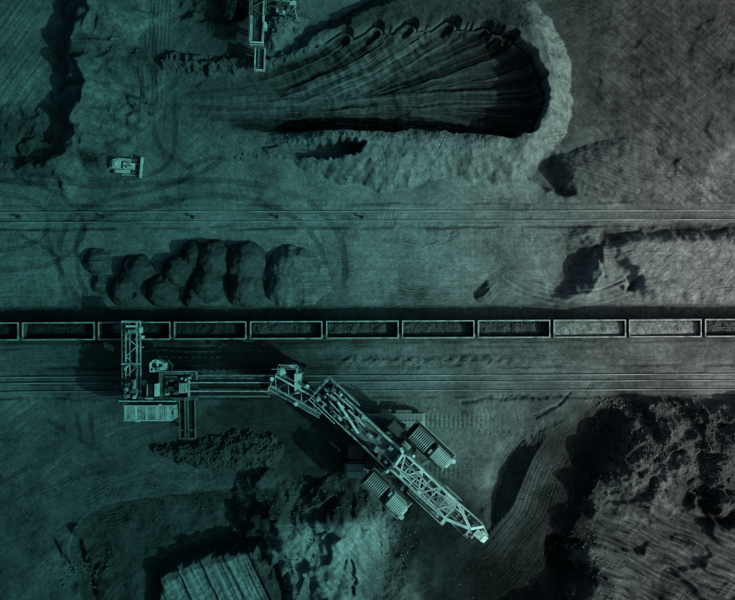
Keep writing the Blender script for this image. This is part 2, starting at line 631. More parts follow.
# --- rubble berm between pit and fan
sl, X, Y = blk(150, 330, 20, 110)
Xw, Yw = warp(X, Y, 6, 10, 7)
d, t, sd, ltot = dline(Xw, Yw, [(168, 60), (190, 63), (210, 69), (235, 62), (255, 66), (290, 58), (318, 50)])
h = (1.7 + 0.9 * perlin(t / 7, 0 * t, 103)) * np.clip(1 - d / 9, 0, 1)
H[sl] += h
G[sl] += sst(h, 0, .5)
A[sl] *= 1 + 0.25 * sst(h, .2, 1)
# scrapyard knoll
sdp = sdpoly(*warp(X, Y, 5, 15, 8), [(266, -60), (264, 30), (262, 50), (276, 54), (298, 40), (312, 20), (320, -60)])
H[sl] += 2.0 * sst(-sdp, 0, 12)
G[sl] += 0.4 * sst(-sdp, 0, 6)
A[sl] *= 1 + 0.35 * sst(-sdp, 0, 5)

# --- the big fan-shaped digging and its ring wall
sl, X, Y = blk(165, 640, -60, 215)
Xw, Yw = warp(X, Y, 6, 24, 11)
Xw2, Yw2 = warp(X, Y, 2.2, 6, 12)
outer = smooth_closed([(240, 90), (300, 40), (345, 12), (400, -12), (480, -22), (535, -2), (566, 40), (575, 95), (568, 135), (545, 158), (528, 184), (495, 186),
                       (458, 178), (430, 180), (398, 194), (372, 190), (330, 182), (296, 168), (262, 140)], 2)
inner = smooth_closed([(172, 120), (176, 92), (235, 80), (290, 64), (328, 44), (360, 38), (400, 32), (440, 30), (480, 30), (508, 40), (532, 62), (542, 95), (539, 120), (526, 138),
                       (480, 138), (420, 134), (330, 130), (270, 128)], 2)
sdo = sdpoly(X + 0.5 * (Xw - X), Y + 0.5 * (Yw - Y), outer)
Xw3, Yw3 = warp(X, Y, 5, 17, 13)
sdi = sdpoly(.5 * (Xw2 + Xw3), .5 * (Yw2 + Yw3), inner)
CUTS = [([(150, 98), (210, 98), (260, 94), (310, 88), (360, 74)], 24, -.2, .10), ([(150, 112), (210, 112), (270, 116), (330, 114), (400, 112)], 22, -.3, .07), ([(160, 105), (220, 106), (300, 102), (380, 94)], 18, -.1, .10), ([(190, 122), (250, 126), (320, 126), (400, 128)], 16, -.9, .04), ([(160, 88), (220, 86), (270, 78), (320, 58), (345, 42)], 20, -.4, .06),
        ([(290, 118), (360, 120), (420, 122), (470, 130), (508, 134)], 16, -1.2, .05), ([(405, 106), (450, 114), (490, 124), (524, 130)], 15, -.9, .065), ([(395, 102), (450, 106), (500, 112), (531, 116)], 14, -.6, .055),
        ([(250, 111), (330, 106), (420, 100), (480, 98), (534, 99)], 17, -.4, .09), ([(380, 96), (440, 91), (500, 84), (533, 82)], 13, -.8, .05), ([(370, 97), (430, 82), (490, 70), (524, 62)], 14, -.5, .07),
        ([(250, 98), (310, 76), (350, 54), (374, 36)], 20, -.7, .06), ([(350, 98), (410, 78), (470, 58), (506, 44)], 15, -1.0, .045), ([(270, 104), (330, 84), (380, 58), (408, 32)], 19, -.1, .12),
        ([(340, 96), (400, 72), (450, 50), (482, 36)], 16, -.6, .06), ([(300, 104), (345, 90), (400, 62), (448, 31)], 20, .1, .11), ([(290, 108), (360, 102), (440, 95), (534, 92)], 12, -.2, .085)]
fz = np.zeros_like(X); fa = np.full(X.shape, .07, np.float32); fe = np.zeros_like(X)
for q_, (sp, w_, z_, a_) in enumerate(CUTS):
    d, t, sg, lt = dline(X + .25 * (Xw - X), Y + .25 * (Yw - Y), smooth_pts(sp, 3))
    e_ = d - w_ / 2 + .5 * perlin(t / 25, sg / 30, 800 + q_)
    sdi = np.minimum(sdi, e_ + 14 * (1 - sst(t, 10, 60)))
    m_ = (1 - sst(e_, -.6, .6)) * sst(t, 2, 45)
    fine = perlin(sg / 1.7, t / 90, 820 + q_) + .7 * perlin(sg / 4.2, t / 120, 840 + q_)
    cel = perlin(t / 4.5, sg / 14, 860 + q_) + .6 * perlin(t / 11, sg / 20, 880 + q_)
    z = .8 * z_ + .35 * (2 * d / w_) ** 2 + .17 * fine + .01 * cel + .012 * (t - lt * .5) * .3
    al = .78 * a_ * np.clip(1 + .95 * fine + .75 * cel * (1 - .6 * sst(X, 400, 480)), .25, 2.2) * (1 - .35 * sst(X, 420, 500))
    fz = fz * (1 - m_) + z * m_
    fa = fa * (1 - m_) + al * m_
wallmul = sst(X, 255, 350)
rimh = 5.2 * wallmul * (1 + 0.13 * fbm(X / 28, Y / 28, 2, 111)) * (0.62 + 0.38 * sst(Y + 0.35 * (X - 430), 30, 70))
# rills run straight down the outer face
angl = np.arctan2(Y - 95, (X - 430) * 0.8)
rill = fbm(angl * 9, sdo / 40, 3, 112) + .12 * perlin(angl * 60, sdo / 50, 116) + .9 * crag(X, Y, 15, 117)
face = np.clip((-sdo + 2.0 * rill) * S * 1.15, 0, None)
hout = np.minimum(face, rimh)
floor = 0.25 - 0.9 * sst(X, 240, 420) + 0 * X
hin_wall = np.maximum(floor, rimh - np.clip(-sdi, 0, None) * S * 2.6)
bas = H[sl] * 0.4
h = np.where(sdi < 0, hin_wall, np.maximum(hout, 0) + 0.12 * ridged(X / 12, Y / 12, 3, 113) * sst(hout, .3, 2))
m_in = sst(-sdi, 0, 6)
m_out = sst(hout, 0.05, 0.6) * (sdi > 0)
# grooves
gm = m_in * sst(X, 170, 290)
h = h + gm * fz
mm = np.maximum(m_in, m_out)
H[sl] = np.where(mm > 0, H[sl] * (1 - mm) + (h + 0.25 * bas) * mm, H[sl])
a_in = fa * (1 + .2 * fbm(X / 14, Y / 5, 3, 135))
k = m_in * (0.6 * sst(X, 175, 205) + .4 * sst(X, 235, 300))
A[sl] = A[sl] * (1 - k) + a_in * k
topdark = (1 - sst(Y, 22 + 0.10 * (X - 330), 62 + 0.10 * (X - 330))) * (1 - sst(X, 505, 548))  # shade on the rim's north flank, painted into its tone
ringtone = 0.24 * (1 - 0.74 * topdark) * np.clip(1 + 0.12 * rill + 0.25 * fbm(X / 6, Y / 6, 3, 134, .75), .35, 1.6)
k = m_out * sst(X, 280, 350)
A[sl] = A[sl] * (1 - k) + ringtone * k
G[sl] += 0.6 * m_out
# dark foot of the wall along the fan, the rim's shadow painted in
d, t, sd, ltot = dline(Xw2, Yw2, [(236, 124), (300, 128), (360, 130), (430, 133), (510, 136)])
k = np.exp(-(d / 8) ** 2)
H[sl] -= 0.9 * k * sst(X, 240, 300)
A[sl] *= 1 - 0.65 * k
# ledge cut into the wall
sdp = sdpoly(Xw2, Yw2, [(262, 146), (300, 144), (350, 142), (366, 147), (360, 158), (336, 162), (290, 160), (266, 156)])
k = sst(-sdp, -1, 4)
H[sl] = H[sl] * (1 - k) + k * (0.7 + 0.09 * np.sin(Y * 1.7))
k2 = k * (1 - sst(X, 336, 344))
A[sl] = A[sl] * (1 - k2) + 0.17 * k2 * (1 + 0.15 * np.sin(Y * 1.7 + 1))
A[sl] *= 1 - 0.5 * k * sst(X, 336, 344)

# --- hollow at the foot of the ring wall
sl, X, Y = blk(500, 700, 120, 215)
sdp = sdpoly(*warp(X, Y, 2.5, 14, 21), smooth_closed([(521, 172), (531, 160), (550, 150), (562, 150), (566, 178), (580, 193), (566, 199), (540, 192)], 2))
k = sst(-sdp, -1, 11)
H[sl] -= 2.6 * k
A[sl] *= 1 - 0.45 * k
# --- blade arcs over the eastern flat
sl, X, Y = blk(560, 860, -60, 205)
r = np.hypot(X - 592, Y + 50) + 4 * fbm(X / 40, Y / 40, 2, 151)
k = sst(fbm(X / 35, Y / 35, 2, 152), -0.15, 0.35) * (1 - sst(Y, 60, 110)) * sst(X, 575, 600)
arc = perlin(r / 2.2, (X + Y) / 40, 157) + .6 * perlin(r / 5, (X + Y) / 60, 158)
A[sl] *= 1 - 0.35 * k * arc
H[sl] += .07 * k * arc
u = X * 0.62 - Y * 0.78
k2 = sst(fbm(X / 45 + 9, Y / 45, 2, 153), -0.1, 0.3) * sst(Y, 30, 80) * sst(X, 578, 600)
fl = fbm(u / 5, (X * .78 + Y * .62) / 26, 3, 154)
H[sl] += 0.16 * k2 * fl + sst(X, 580, 610) * (.22 * crag(X, Y, 34, 159) + .10 * ridged(X / 20, Y / 26, 3, 160))
A[sl] *= 1 + sst(X, 580, 610) * (.18 * fbm(X / 18, Y / 18, 3, 164, .7) + .28 * fbm(u / 2.6, (X * .78 + Y * .62) / 34, 3, 165, .7))
A[sl] *= 1 + 0.45 * k2 * fl
H[sl] += 0.05 * sst(X, 580, 610) * ridged(X / 14, Y / 14, 4, 155)
A[sl] *= 1 + 0.8 * np.exp(-(((X - 703) / 14) ** 2 + ((Y - 186) / 5) ** 2)) * sst(perlin(X / 5, Y / 5, 156), -.2, .3)

# --- diggings in the strip north of the train (right half)
sl, X, Y = blk(460, 860, 222, 312)
Xw, Yw = warp(X, Y, 3.5, 18, 31)
bowl = smooth_closed([(530, 258), (552, 244), (575, 236), (593, 240), (598, 256), (592, 278), (574, 294), (552, 300), (545, 282)], 2)
sdp = sdpoly(Xw, Yw, bowl)
k = np.clip(-sdp / 22, 0, 1)
H[sl] -= 3.4 * k ** 0.9 * (0.2 + 0.8 * sst(X, 535, 585))
A[sl] *= 1 - 0.25 * sst(-sdp, 0, 8)
d, t, sd, lt = dline(Xw, Yw, [(560, 236), (592, 236), (601, 250), (600, 272), (590, 290), (560, 303), (510, 306)])
H[sl] += 1.5 * np.clip(1 - d / 13, 0, 1) * sst(t, 0, 25) * (1 - sst(t, lt - 70, lt))
r = np.hypot((X - 575) * 0.72, Y - 235)
k = sst(r, 48, 56) * (1 - sst(r, 70, 78)) * sst(Y, 266, 284) * band(X, 505, 640, 14)
rr_ = perlin(r / 2.6, (X + Y) / 60, 164) + .5 * np.sin(r * 1.3)
H[sl] += 0.15 * k * rr_
A[sl] *= 1 - 0.25 * k * rr_
sdp = sdpoly(Xw, Yw, [(626, 276), (631, 268), (637, 272), (640, 286), (632, 294), (624, 290)])
H[sl] -= 2.3 * sst(-sdp, -1, 6)
d, t, sd, lt = dline(Xw, Yw, [(626, 288), (634, 274), (634, 268)])
H[sl] += 1.3 * np.clip(1 - d / 4, 0, 1)
d, t, sd, lt = dline(Xw, Yw, [(594, 246), (606, 236), (640, 230), (700, 228), (860, 227)])
H[sl] -= 1.3 * np.exp(-(d / 4) ** 2)
A[sl] *= 1 - 0.5 * np.exp(-(d / 4) ** 2)
bank = sdpoly(Xw, Yw, smooth_closed([(604, 242), (626, 235), (660, 232), (860, 231), (860, 302), (660, 303), (640, 300), (622, 268), (608, 262)], 1))
kb_ = sst(-bank, -1, 12)
H[sl] += 1.7 * kb_
A[sl] = A[sl] * (1 - .8 * kb_) + .8 * kb_ * .235 * np.clip(1 + .28 * fbm(X / 9 + Y / 14, Y / 8 - X / 20, 4, 163, .75), .4, 1.5)
H[sl] += 0.13 * sst(X, 590, 610) * fbm(X / 16 + Y / 20, Y / 12, 3, 161)
rip = np.sin((X * 0.8 + Y * 0.7 + 3 * fbm(X / 20, Y / 20, 2, 162)) * 1.9)
H[sl] += 0.025 * rip * sst(X, 600, 640)
d, t, sd, lt = dline(X, Y, [(596, 246), (600, 262), (604, 276)])
H[sl] -= 0.7 * np.exp(-(d / 2) ** 2)

# --- berm south of the train
sl, X, Y = blk(300, 740, 340, 376)
yb = 361 + 1.5 * perlin(X / 30, 0 * X, 171)
k = np.clip(1 - np.abs(Y - yb) / 7, 0, 1) * (0.55 + 0.3 * perlin(X / 26, Y / 30, 172) + 0.35 * perlin(X / 7 + Y / 9, Y / 14, 173) + .25 * crag(X, Y, 9, 174)) * sst(X, 318, 340) * (1 - 0.75 * sst(X, 490, 540))
H[sl] += 1.0 * np.clip(k, -.2, 2)
G[sl] += 0.5 * np.clip(k, 0, 1)

# --- crawler imprints
for (x0, x1, y0, y1) in ((424, 506, 413.5, 427.5), (405, 488, 463.5, 477.5)):
    sl, X, Y = blk(x0 - 8, x1 + 8, y0 - 4, y1 + 4)
    k = band(X, x0, x1 - 8 + 8 * perlin(Y / 5, 0 * Y, 181), 1.5) * band(Y, y0, y1, 0.7)
    pl = np.abs(np.mod(X, 4.6) / 4.6 - 0.5) * 2
    mid = np.exp(-((Y - (y0 + y1) / 2) / 0.8) ** 2)
    fade = 1 - 0.6 * sst(X, x0 + 30, x1)
    cx = np.mod(X, 4.6) - 2.3
    hole = np.exp(-((np.mod(Y - y0, 7) - 3.5) / 1.2) ** 2) * np.exp(-(cx / 1.2) ** 2)
    H[sl] += k * fade * (0.05 * sst(pl, 0.25, 0.55) - 0.04 - 0.06 * mid - 0.03 * hole)
    A[sl] *= 1 + k * fade * (0.42 * sst(pl, 0.2, 0.5) - 0.12 - 0.35 * mid - 0.3 * hole)
sl, X, Y = blk(420, 620, 392, 440)
d, t, sd, lt = dline(*warp(X, Y, 1.5, 6, 41), [(462, 402), (490, 398), (560, 396)])
H[sl] -= 0.55 * np.exp(-(d / 2.2) ** 2)
for (ax, ay, bx, by) in ((536, 418, 560, 404), (560, 404, 578, 384), (533, 416, 552, 407)):
    d, t, sd, lt = dline(X, Y, [(ax, ay), (bx, by)])
    H[sl] -= 0.35 * np.exp(-(d / 1.2) ** 2)
# broad blade arcs west, below the loader track
sl, X, Y = blk(-70, 300, 400, 660)
r = np.hypot(X - 250, Y - 760) + 7 * fbm(X / 60, Y / 60, 2, 191)
k = sst(fbm(X / 50, Y / 50, 2, 192), -0.3, 0.2)
w1 = perlin(r / 1.9, (X + Y) / 70, 193) + .5 * perlin(r / 5, (X + Y) / 50, 194)
H[sl] += 0.06 * k * w1
A[sl] *= 1 + 0.28 * k * w1

# --- pit under and right of the boom
sl, X, Y = blk(380, 860, 380, 720)
Xw, Yw = warp(X, Y, 7, 26, 51)
pit = smooth_closed([(478, 520), (480, 480), (492, 450), (520, 428), (560, 415), (612, 404), (630, 408), (622, 440), (608, 470), (592, 500), (578, 525), (570, 545), (596, 580), (584, 600),
                     (560, 612), (545, 600), (520, 640), (500, 720), (400, 720), (412, 600), (430, 570), (450, 545)], 2)
sdp = sdpoly(Xw, Yw, pit)
dep = -2.6 * sst(-sdp, -2, 22)
H[sl] += dep
# grooved bench inside the pit
d, t, sd, lt = dline(*warp(X, Y, 2, 60, 52), smooth_pts([(560, 424), (540, 445), (528, 470), (519, 498), (500, 528), (484, 548)], 2))
hb = 2.8 * (1 - 0.97 * sst(t, lt * .55, lt)) * (.25 + .75 * sst(t, 0, 40))
hb = np.where(sd > 0, hb - d * S * 0.95, hb - d * S * 0.13)
dd_ = d + 3 * perlin(X / 90, Y / 90, 53)
gv = .6 * np.sin(dd_ * 1.7) * (0.6 + 0.6 * perlin(d / 9, t / 60, 54)) + 0.9 * perlin(dd_ / 4.5, t / 160, 55)
k = (sd <= 0) * (1 - sst(d, 70, 95))
mk = np.clip(hb, 0, None) * sst(-sdp, 0, 10)
H[sl] += mk + 0.13 * gv * k * sst(-sdp, 0, 10) * sst(t, 4, 30)
A[sl] *= 1 + 0.35 * gv * k * sst(mk, 0, 1) + 0.5 * k * (1 - sst(d, 0, 24)) * sst(mk, .5, 2) * sst(t, 20, 60)  # extra brightness along the crest paints in its sunlit edge
# left grooves of the pit shoulder
r = np.hypot(X - 640, Y - 520)
k = band(r, 128, 165, 6) * band(Y, 440, 545, 14) * sst(-sdp, 0, 12) * (sd > 0)
H[sl] += 0.08 * k * np.sin(r * 1.7)
# deep black bowl
sdb = sdpoly(*warp(X, Y, 4, 16, 56), smooth_closed([(540, 540), (556, 528), (576, 528), (586, 548), (600, 572), (590, 592), (566, 596), (548, 578)], 2))
H[sl] -= 4.0 * sst(-sdb, -2, 16)
# plateau to the right with rubble knolls
plat = [(632, 396), (612, 428), (598, 462), (582, 492), (566, 520), (556, 546), (580, 572), (562, 600), (538, 606), (512, 646), (490, 760), (900, 760), (900, 400), (760, 396), (690, 400)]
sdq = sdpoly(Xw, Yw, plat)
H[sl] += 1.9 * sst(-sdq, -3, 11)
edge = np.exp(-((sdq + 8) / 8) ** 2) * sst(Y, 440, 470) * (1 - sst(X, 640, 680))
H[sl] += 0.8 * edge
A[sl] *= 1 + 0.55 * edge
G[sl] += 0.8 * edge
for (cx, cy, r, hh, tone) in ((640, 445, 30, 2.8, -.1), (668, 462, 26, 4.0, .5), (652, 492, 24, 2.2, .6), (690, 430, 26, 2.4, -.2), (715, 455, 34, 3.0, -.1), (622, 418, 18, 2.0, .3),
                              (728, 490, 24, 2.6, .7), (664, 430, 18, 2.2, .3), (700, 480, 16, 2.0, -.3), (740, 425, 30, 2.4, 0), (628, 470, 22, 2.2, .5)):
    dd = np.hypot((Xw - cx) + 0.35 * (Yw - cy), (Yw - cy) * 1.0)
    hk = 0.95 * hh * np.clip(1 - dd / r, 0, 1)
    H[sl] += hk
    A[sl] *= 1 + tone * sst(hk, 0.3, 1.5)
k = sst(-sdq, 0, 8) * (1 - sst(Y, 495, 520))
H[sl] += k * (0.5 * ridged(X / 34 + Y / 60, Y / 26, 3, 57) + 1.7 * crag(X, Y, 34, 571) + .10 * perlin(X / 2.2, Y / 2.2, 58))
G[sl] += k
sdc = sdpoly(Xw, Yw, [(690, 480), (712, 500), (745, 500), (745, 520), (715, 522), (692, 505)])
H[sl] -= 2.8 * sst(-sdc, -2, 10)
A[sl] *= 1 - .4 * sst(-sdc, -2, 8)
# streaked slope
u = (X * 0.43 - Y * 0.90) + 2.5 * fbm(X / 40, Y / 40, 2, 59)
v = X * 0.90 + Y * 0.43
k = sst(-sdq, 2, 14) * sst(Y, 490, 520)
st = fbm(u / 8, v / 70, 3, 60, 0.6)
H[sl] += k * (0.45 * st + .16 * perlin(u / 2.2, v / 30, 69) + .9 * crag(u * 1.3, v * .6, 26, 623))
u2 = X * .75 + Y * .66
scx = sst(perlin(X / 22, Y / 22, 67), 0, .3)
A[sl] *= np.clip(1 + k * (0.75 * fbm(u / 2.6 + 3, v / 36, 3, 63, .75) + .4 * fbm(u / 11, v / 30, 3, 65, .6) + .5 * scx * perlin(u2 / 2.2, (X * .66 - Y * .75) / 30, 68)), .2, 2) * (1 - .1 * k)
A[sl] *= 1 + sst(-sdq, 0, 8) * (1 - sst(Y, 495, 520)) * np.clip(.6 * fbm(X / 12, Y / 12, 4, 66, .75), -.6, 1.2)
H[sl] += 2.2 * sst(X, 600, 760) * k * 0.6
# boulder strip top edge
k = band(Y, 397, 420, 4) * sst(X, 590, 610)
G[sl] += k
A[sl] *= 1 - 0.3 * k * sst(perlin(X / 14, Y / 6, 64), -.1, .3)

# --- south-west: cut with painted shadow, grooved block, light talus
sl, X, Y = blk(-40, 470, 440, 760)
Xw, Yw = warp(X, Y, 5, 22, 71)
cut = smooth_closed([(62, 548), (82, 516), (108, 501), (140, 496), (200, 491), (262, 482), (284, 486), (284, 520), (262, 545), (230, 560), (190, 570), (160, 590), (158, 620), (150, 760), (80, 760), (82, 600)], 2)
sdp = sdpoly(X + .35 * (Xw - X), Y + .35 * (Yw - Y), cut)
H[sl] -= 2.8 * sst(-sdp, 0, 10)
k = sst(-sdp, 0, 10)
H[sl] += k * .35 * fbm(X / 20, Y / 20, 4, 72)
A[sl] *= 1 - .55 * sst(-sdp, 0, 3)  # shadow painted into the soil, crisp at the cut's rim
# hollow with stones
d, t, sd, lt = dline(Xw, Yw, [(52, 548), (64, 566), (78, 586), (86, 600)])
H[sl] -= 1.6 * np.exp(-(d / 6) ** 2)
d, t, sd, lt = dline(Xw, Yw, [(80, 530), (84, 552), (92, 570), (100, 572)])
H[sl] += 1.9 * np.exp(-(d / 6) ** 2)
# grooved block
blockp = [(154, 574), (176, 562), (200, 552), (214, 546), (236, 545), (250, 541), (262, 547), (292, 600), (340, 720), (210, 720), (176, 640)]
Xj, Yj = warp(X, Y, 3, 9, 77)
sdm = sdpoly(Xj, Yj, blockp)
pu = (X - 154) * 0.895 - (Y - 574) * 0.447        # across grooves
k = sst(-sdm, 0, 7)
pq = pu + 7 * perlin(pu / 20, 0 * pu, 73) + 1.0 * fbm(X / 12, Y / 12, 2, 84)
terr = np.mod(pq / 24, 1)
gfine = perlin(pu / 1.7, Y / 50, 74) + .5 * perlin(pu / 5, Y / 40, 85)
jag = 2.5 * perlin(pu / 6, 0 * pu, 75)
H[sl] = H[sl] * (1 - k) + k * (1.3 + 0.024 * (pu - 40) - 0.75 * terr ** 1.3 * (.4 + .9 * _hash(np.floor(pq / 24), 0 * pq, 86)) + 0.24 * perlin(pu / 2.1, Y / 60, 76) + .35 * perlin(pu / 6, Y / 80, 83) + .12 * fbm(X / 5, Y / 5, 2, 87))
A[sl] *= 1 - k * 0.25 * sst(terr, .78, 1)
A[sl] *= 1 + k * (.42 * gfine + .25)
ed = np.exp(-((sdm + 4) / 3.5) ** 2) * (1 - sst(Y, 572, 600)) * (X < 262)
H[sl] += 0.6 * ed
A[sl] *= 1 + .25 * ed
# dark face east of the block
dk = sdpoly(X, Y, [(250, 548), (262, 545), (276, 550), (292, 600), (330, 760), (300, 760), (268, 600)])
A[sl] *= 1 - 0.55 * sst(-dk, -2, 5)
# central lumps
for (pts, hh, sl1, sl2) in (([(272, 508), (281, 522), (288, 545), (292, 562)], 3.6, .75, .6), ([(300, 548), (316, 560), (330, 575)], 3.0, .7, .6), ([(262, 488), (276, 500)], 1.8, .5, .5),
                            ([(292, 578), (300, 600), (304, 640)], 2.8, .7, .7), ([(328, 590), (340, 640)], 2.6, .55, .5), ([(318, 520), (322, 545)], 2.2, .6, .5), ([(296, 520), (306, 536), (312, 552)], 2.4, .6, .5), ([(330, 505), (336, 530)], 2.4, .5, .5)):
    d, t, sd, lt = dline(Xw, Yw, pts)
    h = np.where(sd > 0, hh - d * S * sl1, hh - d * S * sl2)
    H[sl] = np.maximum(H[sl], h + 1.7 * crag(X, Y, 30, 771))
# talus fan, light: falls away to the south-east
fanp = [(316, 500), (350, 492), (384, 492), (398, 510), (404, 540), (390, 560), (380, 590), (384, 720), (310, 720), (306, 580), (312, 540)]
sdf = sdpoly(Xw, Yw, fanp)
k = sst(-sdf, -2, 30)
A[sl] *= 1 + k * .3 * fbm((X * .6 + Y * .8) / 20, (X * .8 - Y * .6) / 4, 3, 82, .7)
H[sl] += k * (2.0 - 0.014 * (X - 310) - 0.012 * (Y - 500) + .30 * fbm((X * .6 + Y * .8) / 26, (X * .8 - Y * .6) / 7, 3, 78))
rub = band(Y, 482, 520, 8) * band(X, 262, 420, 12)
H[sl] += rub * (.2 * ridged(X / 16, Y / 30, 3, 79) + .7 * crag(X, Y * .7, 12, 791))
G[sl] += rub
A[sl] *= 1 - rub * .35 * sst(perlin(X / 8, Y / 26, 80), -.3, .3)
rk = sdpoly(Xw, Yw, [(384, 520), (404, 512), (420, 535), (420, 560), (405, 600), (400, 720), (376, 720), (376, 600), (392, 560)])
k = sst(-rk, -2, 6)
G[sl] += k
H[sl] += k * .3 * ridged(X / 15, Y / 15, 3, 81)
for (ax, ay, bx, by) in ((353, 562, 355, 580), (351, 588, 353, 594)):
    d, t, sd, lt = dline(Xw, Yw, [(ax, ay), (bx, by)])
    H[sl] -= 1.3 * np.exp(-(d / 1.8) ** 2)

# --- wheel tracks: pressed, darker soil with tread
TRK = [([(150, 183), (205, 179), (262, 184), (306, 198), (334, 224), (346, 256), (342, 302)], 8),
       ([(150, 200), (215, 193), (270, 203), (305, 224), (324, 255), (326, 280), (316, 302)], 8),
       ([(-40, 192), (10, 193), (42, 205), (50, 228), (30, 246), (-40, 256)], 7),
       ([(-40, 178), (20, 180), (55, 190), (80, 212), (84, 236), (60, 262), (20, 270), (-40, 268)], 7),
       ([(66, 300), (56, 262), (62, 228), (78, 208), (118, 196), (168, 186), (206, 170), (226, 156)], 7),
       ([(88, 302), (76, 270), (74, 240), (86, 222), (110, 212), (158, 206), (190, 196)], 6),
       ([(40, 222), (54, 262), (80, 304)], 7), ([(12, 232), (40, 244), (64, 262)], 5),
       ([(150, 20), (158, 80), (150, 120), (160, 155), (195, 168), (186, 180), (120, 186), (40, 184), (-40, 176)], 7),
       ([(172, 90), (176, 130), (170, 165), (140, 178), (80, 180), (20, 174)], 6),
       ([(74, 408), (81, 446)], 6), ([(87, 407), (93, 446)], 6), ([(38, 419), (54, 423), (68, 434), (90, 446)], 6),
       ([(100, 445), (70, 452), (20, 470), (-40, 500)], 8), ([(250, 475), (180, 478), (120, 470), (60, 478), (-40, 520)], 8),
       ([(180, 170), (200, 160), (222, 156), (236, 164)], 5), ([(620, 205), (650, 170), (672, 120), (735, 80), (860, 40)], 7), ([(580, 70), (610, 130), (660, 170), (735, 178), (860, 178)], 7),
       ([(600, 66), (630, 58), (700, 40), (800, -20)], 8), ([(395, 224), (430, 230), (470, 226)], 4), ([(446, 242), (456, 226)], 3), ([(440, 246), (452, 238), (462, 232)], 3)]
for n_, (pts, w) in enumerate(TRK):
    wk_ = .5 if (n_ in (13, 14, 16, 17, 18)) else 1.0
    pts = smooth_pts(pts, 3)
    px_, py_ = [p[0] for p in pts], [p[1] for p in pts]
    sl, X, Y = blk(min(px_) - 12, max(px_) + 12, min(py_) - 12, max(py_) + 12)
    Xw, Yw = warp(X, Y, 1.0, 12, 200 + n_)
    d, t, sd, lt = dline(Xw, Yw, pts)
    k = (1 - sst(d, w * .34, w * .46)) * (0.65 + 0.35 * sst(perlin(t / 28, sd / 30, 210 + n_), -.35, .25)) * sst(t, 0, 10) * (1 - sst(t, lt - 10, lt)) * wk_
    tread = np.sin((t + np.abs(sd) * 0.9) * 2.2)
    H[sl] += k * (-0.10 + 0.04 * tread)
    A[sl] *= 1 - k * (0.38 + 0.14 * tread)

# blade and tread scratches, in bundles
sr = random.Random(77)
for q_ in range(1000):
    cx, cy = sr.uniform(-40, 780), sr.uniform(-40, 640)
    if 312 < cy < 345 or (cy < 140 and 230 < cx < 540): continue
    instrip = 200 < cy < 306 or 345 < cy < 400
    an = math.radians(sr.gauss(0, 9)) if instrip and sr.random() < .75 else math.radians(sr.choice([sr.gauss(-40, 18), sr.gauss(35, 20), sr.uniform(0, 180)]))
    ln_ = sr.uniform(12, 55); nb = sr.randint(1, 5); gap = sr.uniform(2.0, 3.6); bend = sr.uniform(-.25, .25) * ln_
    ca, sa = math.cos(an), math.sin(an)
    R_ = ln_ / 2 + nb * gap + abs(bend) + 3
    sl, X, Y = blk(cx - R_, cx + R_, cy - R_, cy + R_)
    if X.size == 0: continue
    u_ = (X - cx) * ca + (Y - cy) * sa
    v_ = -(X - cx) * sa + (Y - cy) * ca + bend * (2 * u_ / ln_) ** 2 * .5
    f_ = np.mod(v_, gap) - gap / 2
    m_ = (1 - sst(np.abs(u_), ln_ * .35, ln_ * .5)) * (np.abs(v_) < nb * gap / 2)
    cut_ = np.exp(-(f_ / .75) ** 2) * m_ * (.5 + .5 * np.abs(perlin(u_ / 9, v_ / 5, q_)) * 2)
    st_ = sr.uniform(.4, 1.0)
    H[sl] -= .13 * st_ * cut_
    A[sl] *= 1 - .42 * st_ * cut_
    A[sl] *= 1 + .12 * st_ * m_ * np.exp(-((f_ - .9) / .6) ** 2)
# final fine relief
H += (0.018 + 0.05 * np.clip(G, 0, 1.4)) * fbm(GX / 4.5, GY / 4.5, 2, 300) * (1 - 0.6 * flat)
core = H.copy()
core[1:-1, 1:-1] = (8 * H[1:-1, 1:-1] + H[:-2, 1:-1] + H[2:, 1:-1] + H[1:-1, :-2] + H[1:-1, 2:]) / 12
H = core
H += (0.022 + 0.06 * np.clip(G, 0, 1.2)) * perlin(GX / 1.9, GY / 1.9, 301) * (1 - 0.4 * flat) * sst(perlin(GX / 30, GY / 30, 302) + .5 * np.clip(G, 0, 1), -.35, .3)
A *= 1 + .16 * perlin(GX / 1.7, GY / 1.7, 303) + .12 * perlin(GX / 3, GY / 3, 304)
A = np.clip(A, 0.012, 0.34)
G = np.clip(G, 0, 1)


def gz_px(px, py, H=None):
    H = globals()['H'] if H is None else H
    px = np.asarray(px, np.float64); py = np.asarray(py, np.float64)
    fi = np.interp(px, xs, np.arange(len(xs))); fj = np.interp(py, ys, np.arange(len(ys)))
    i = np.clip(fi.astype(int), 0, len(xs) - 2); j = np.clip(fj.astype(int), 0, len(ys) - 2)
    a, b = fi - i, fj - j
    return (H[j, i] * (1 - a) + H[j, i + 1] * a) * (1 - b) + (H[j + 1, i] * (1 - a) + H[j + 1, i + 1] * a) * b


def gz(x, y):
    return float(gz_px(x / S + 367.5, 300 - y / S))


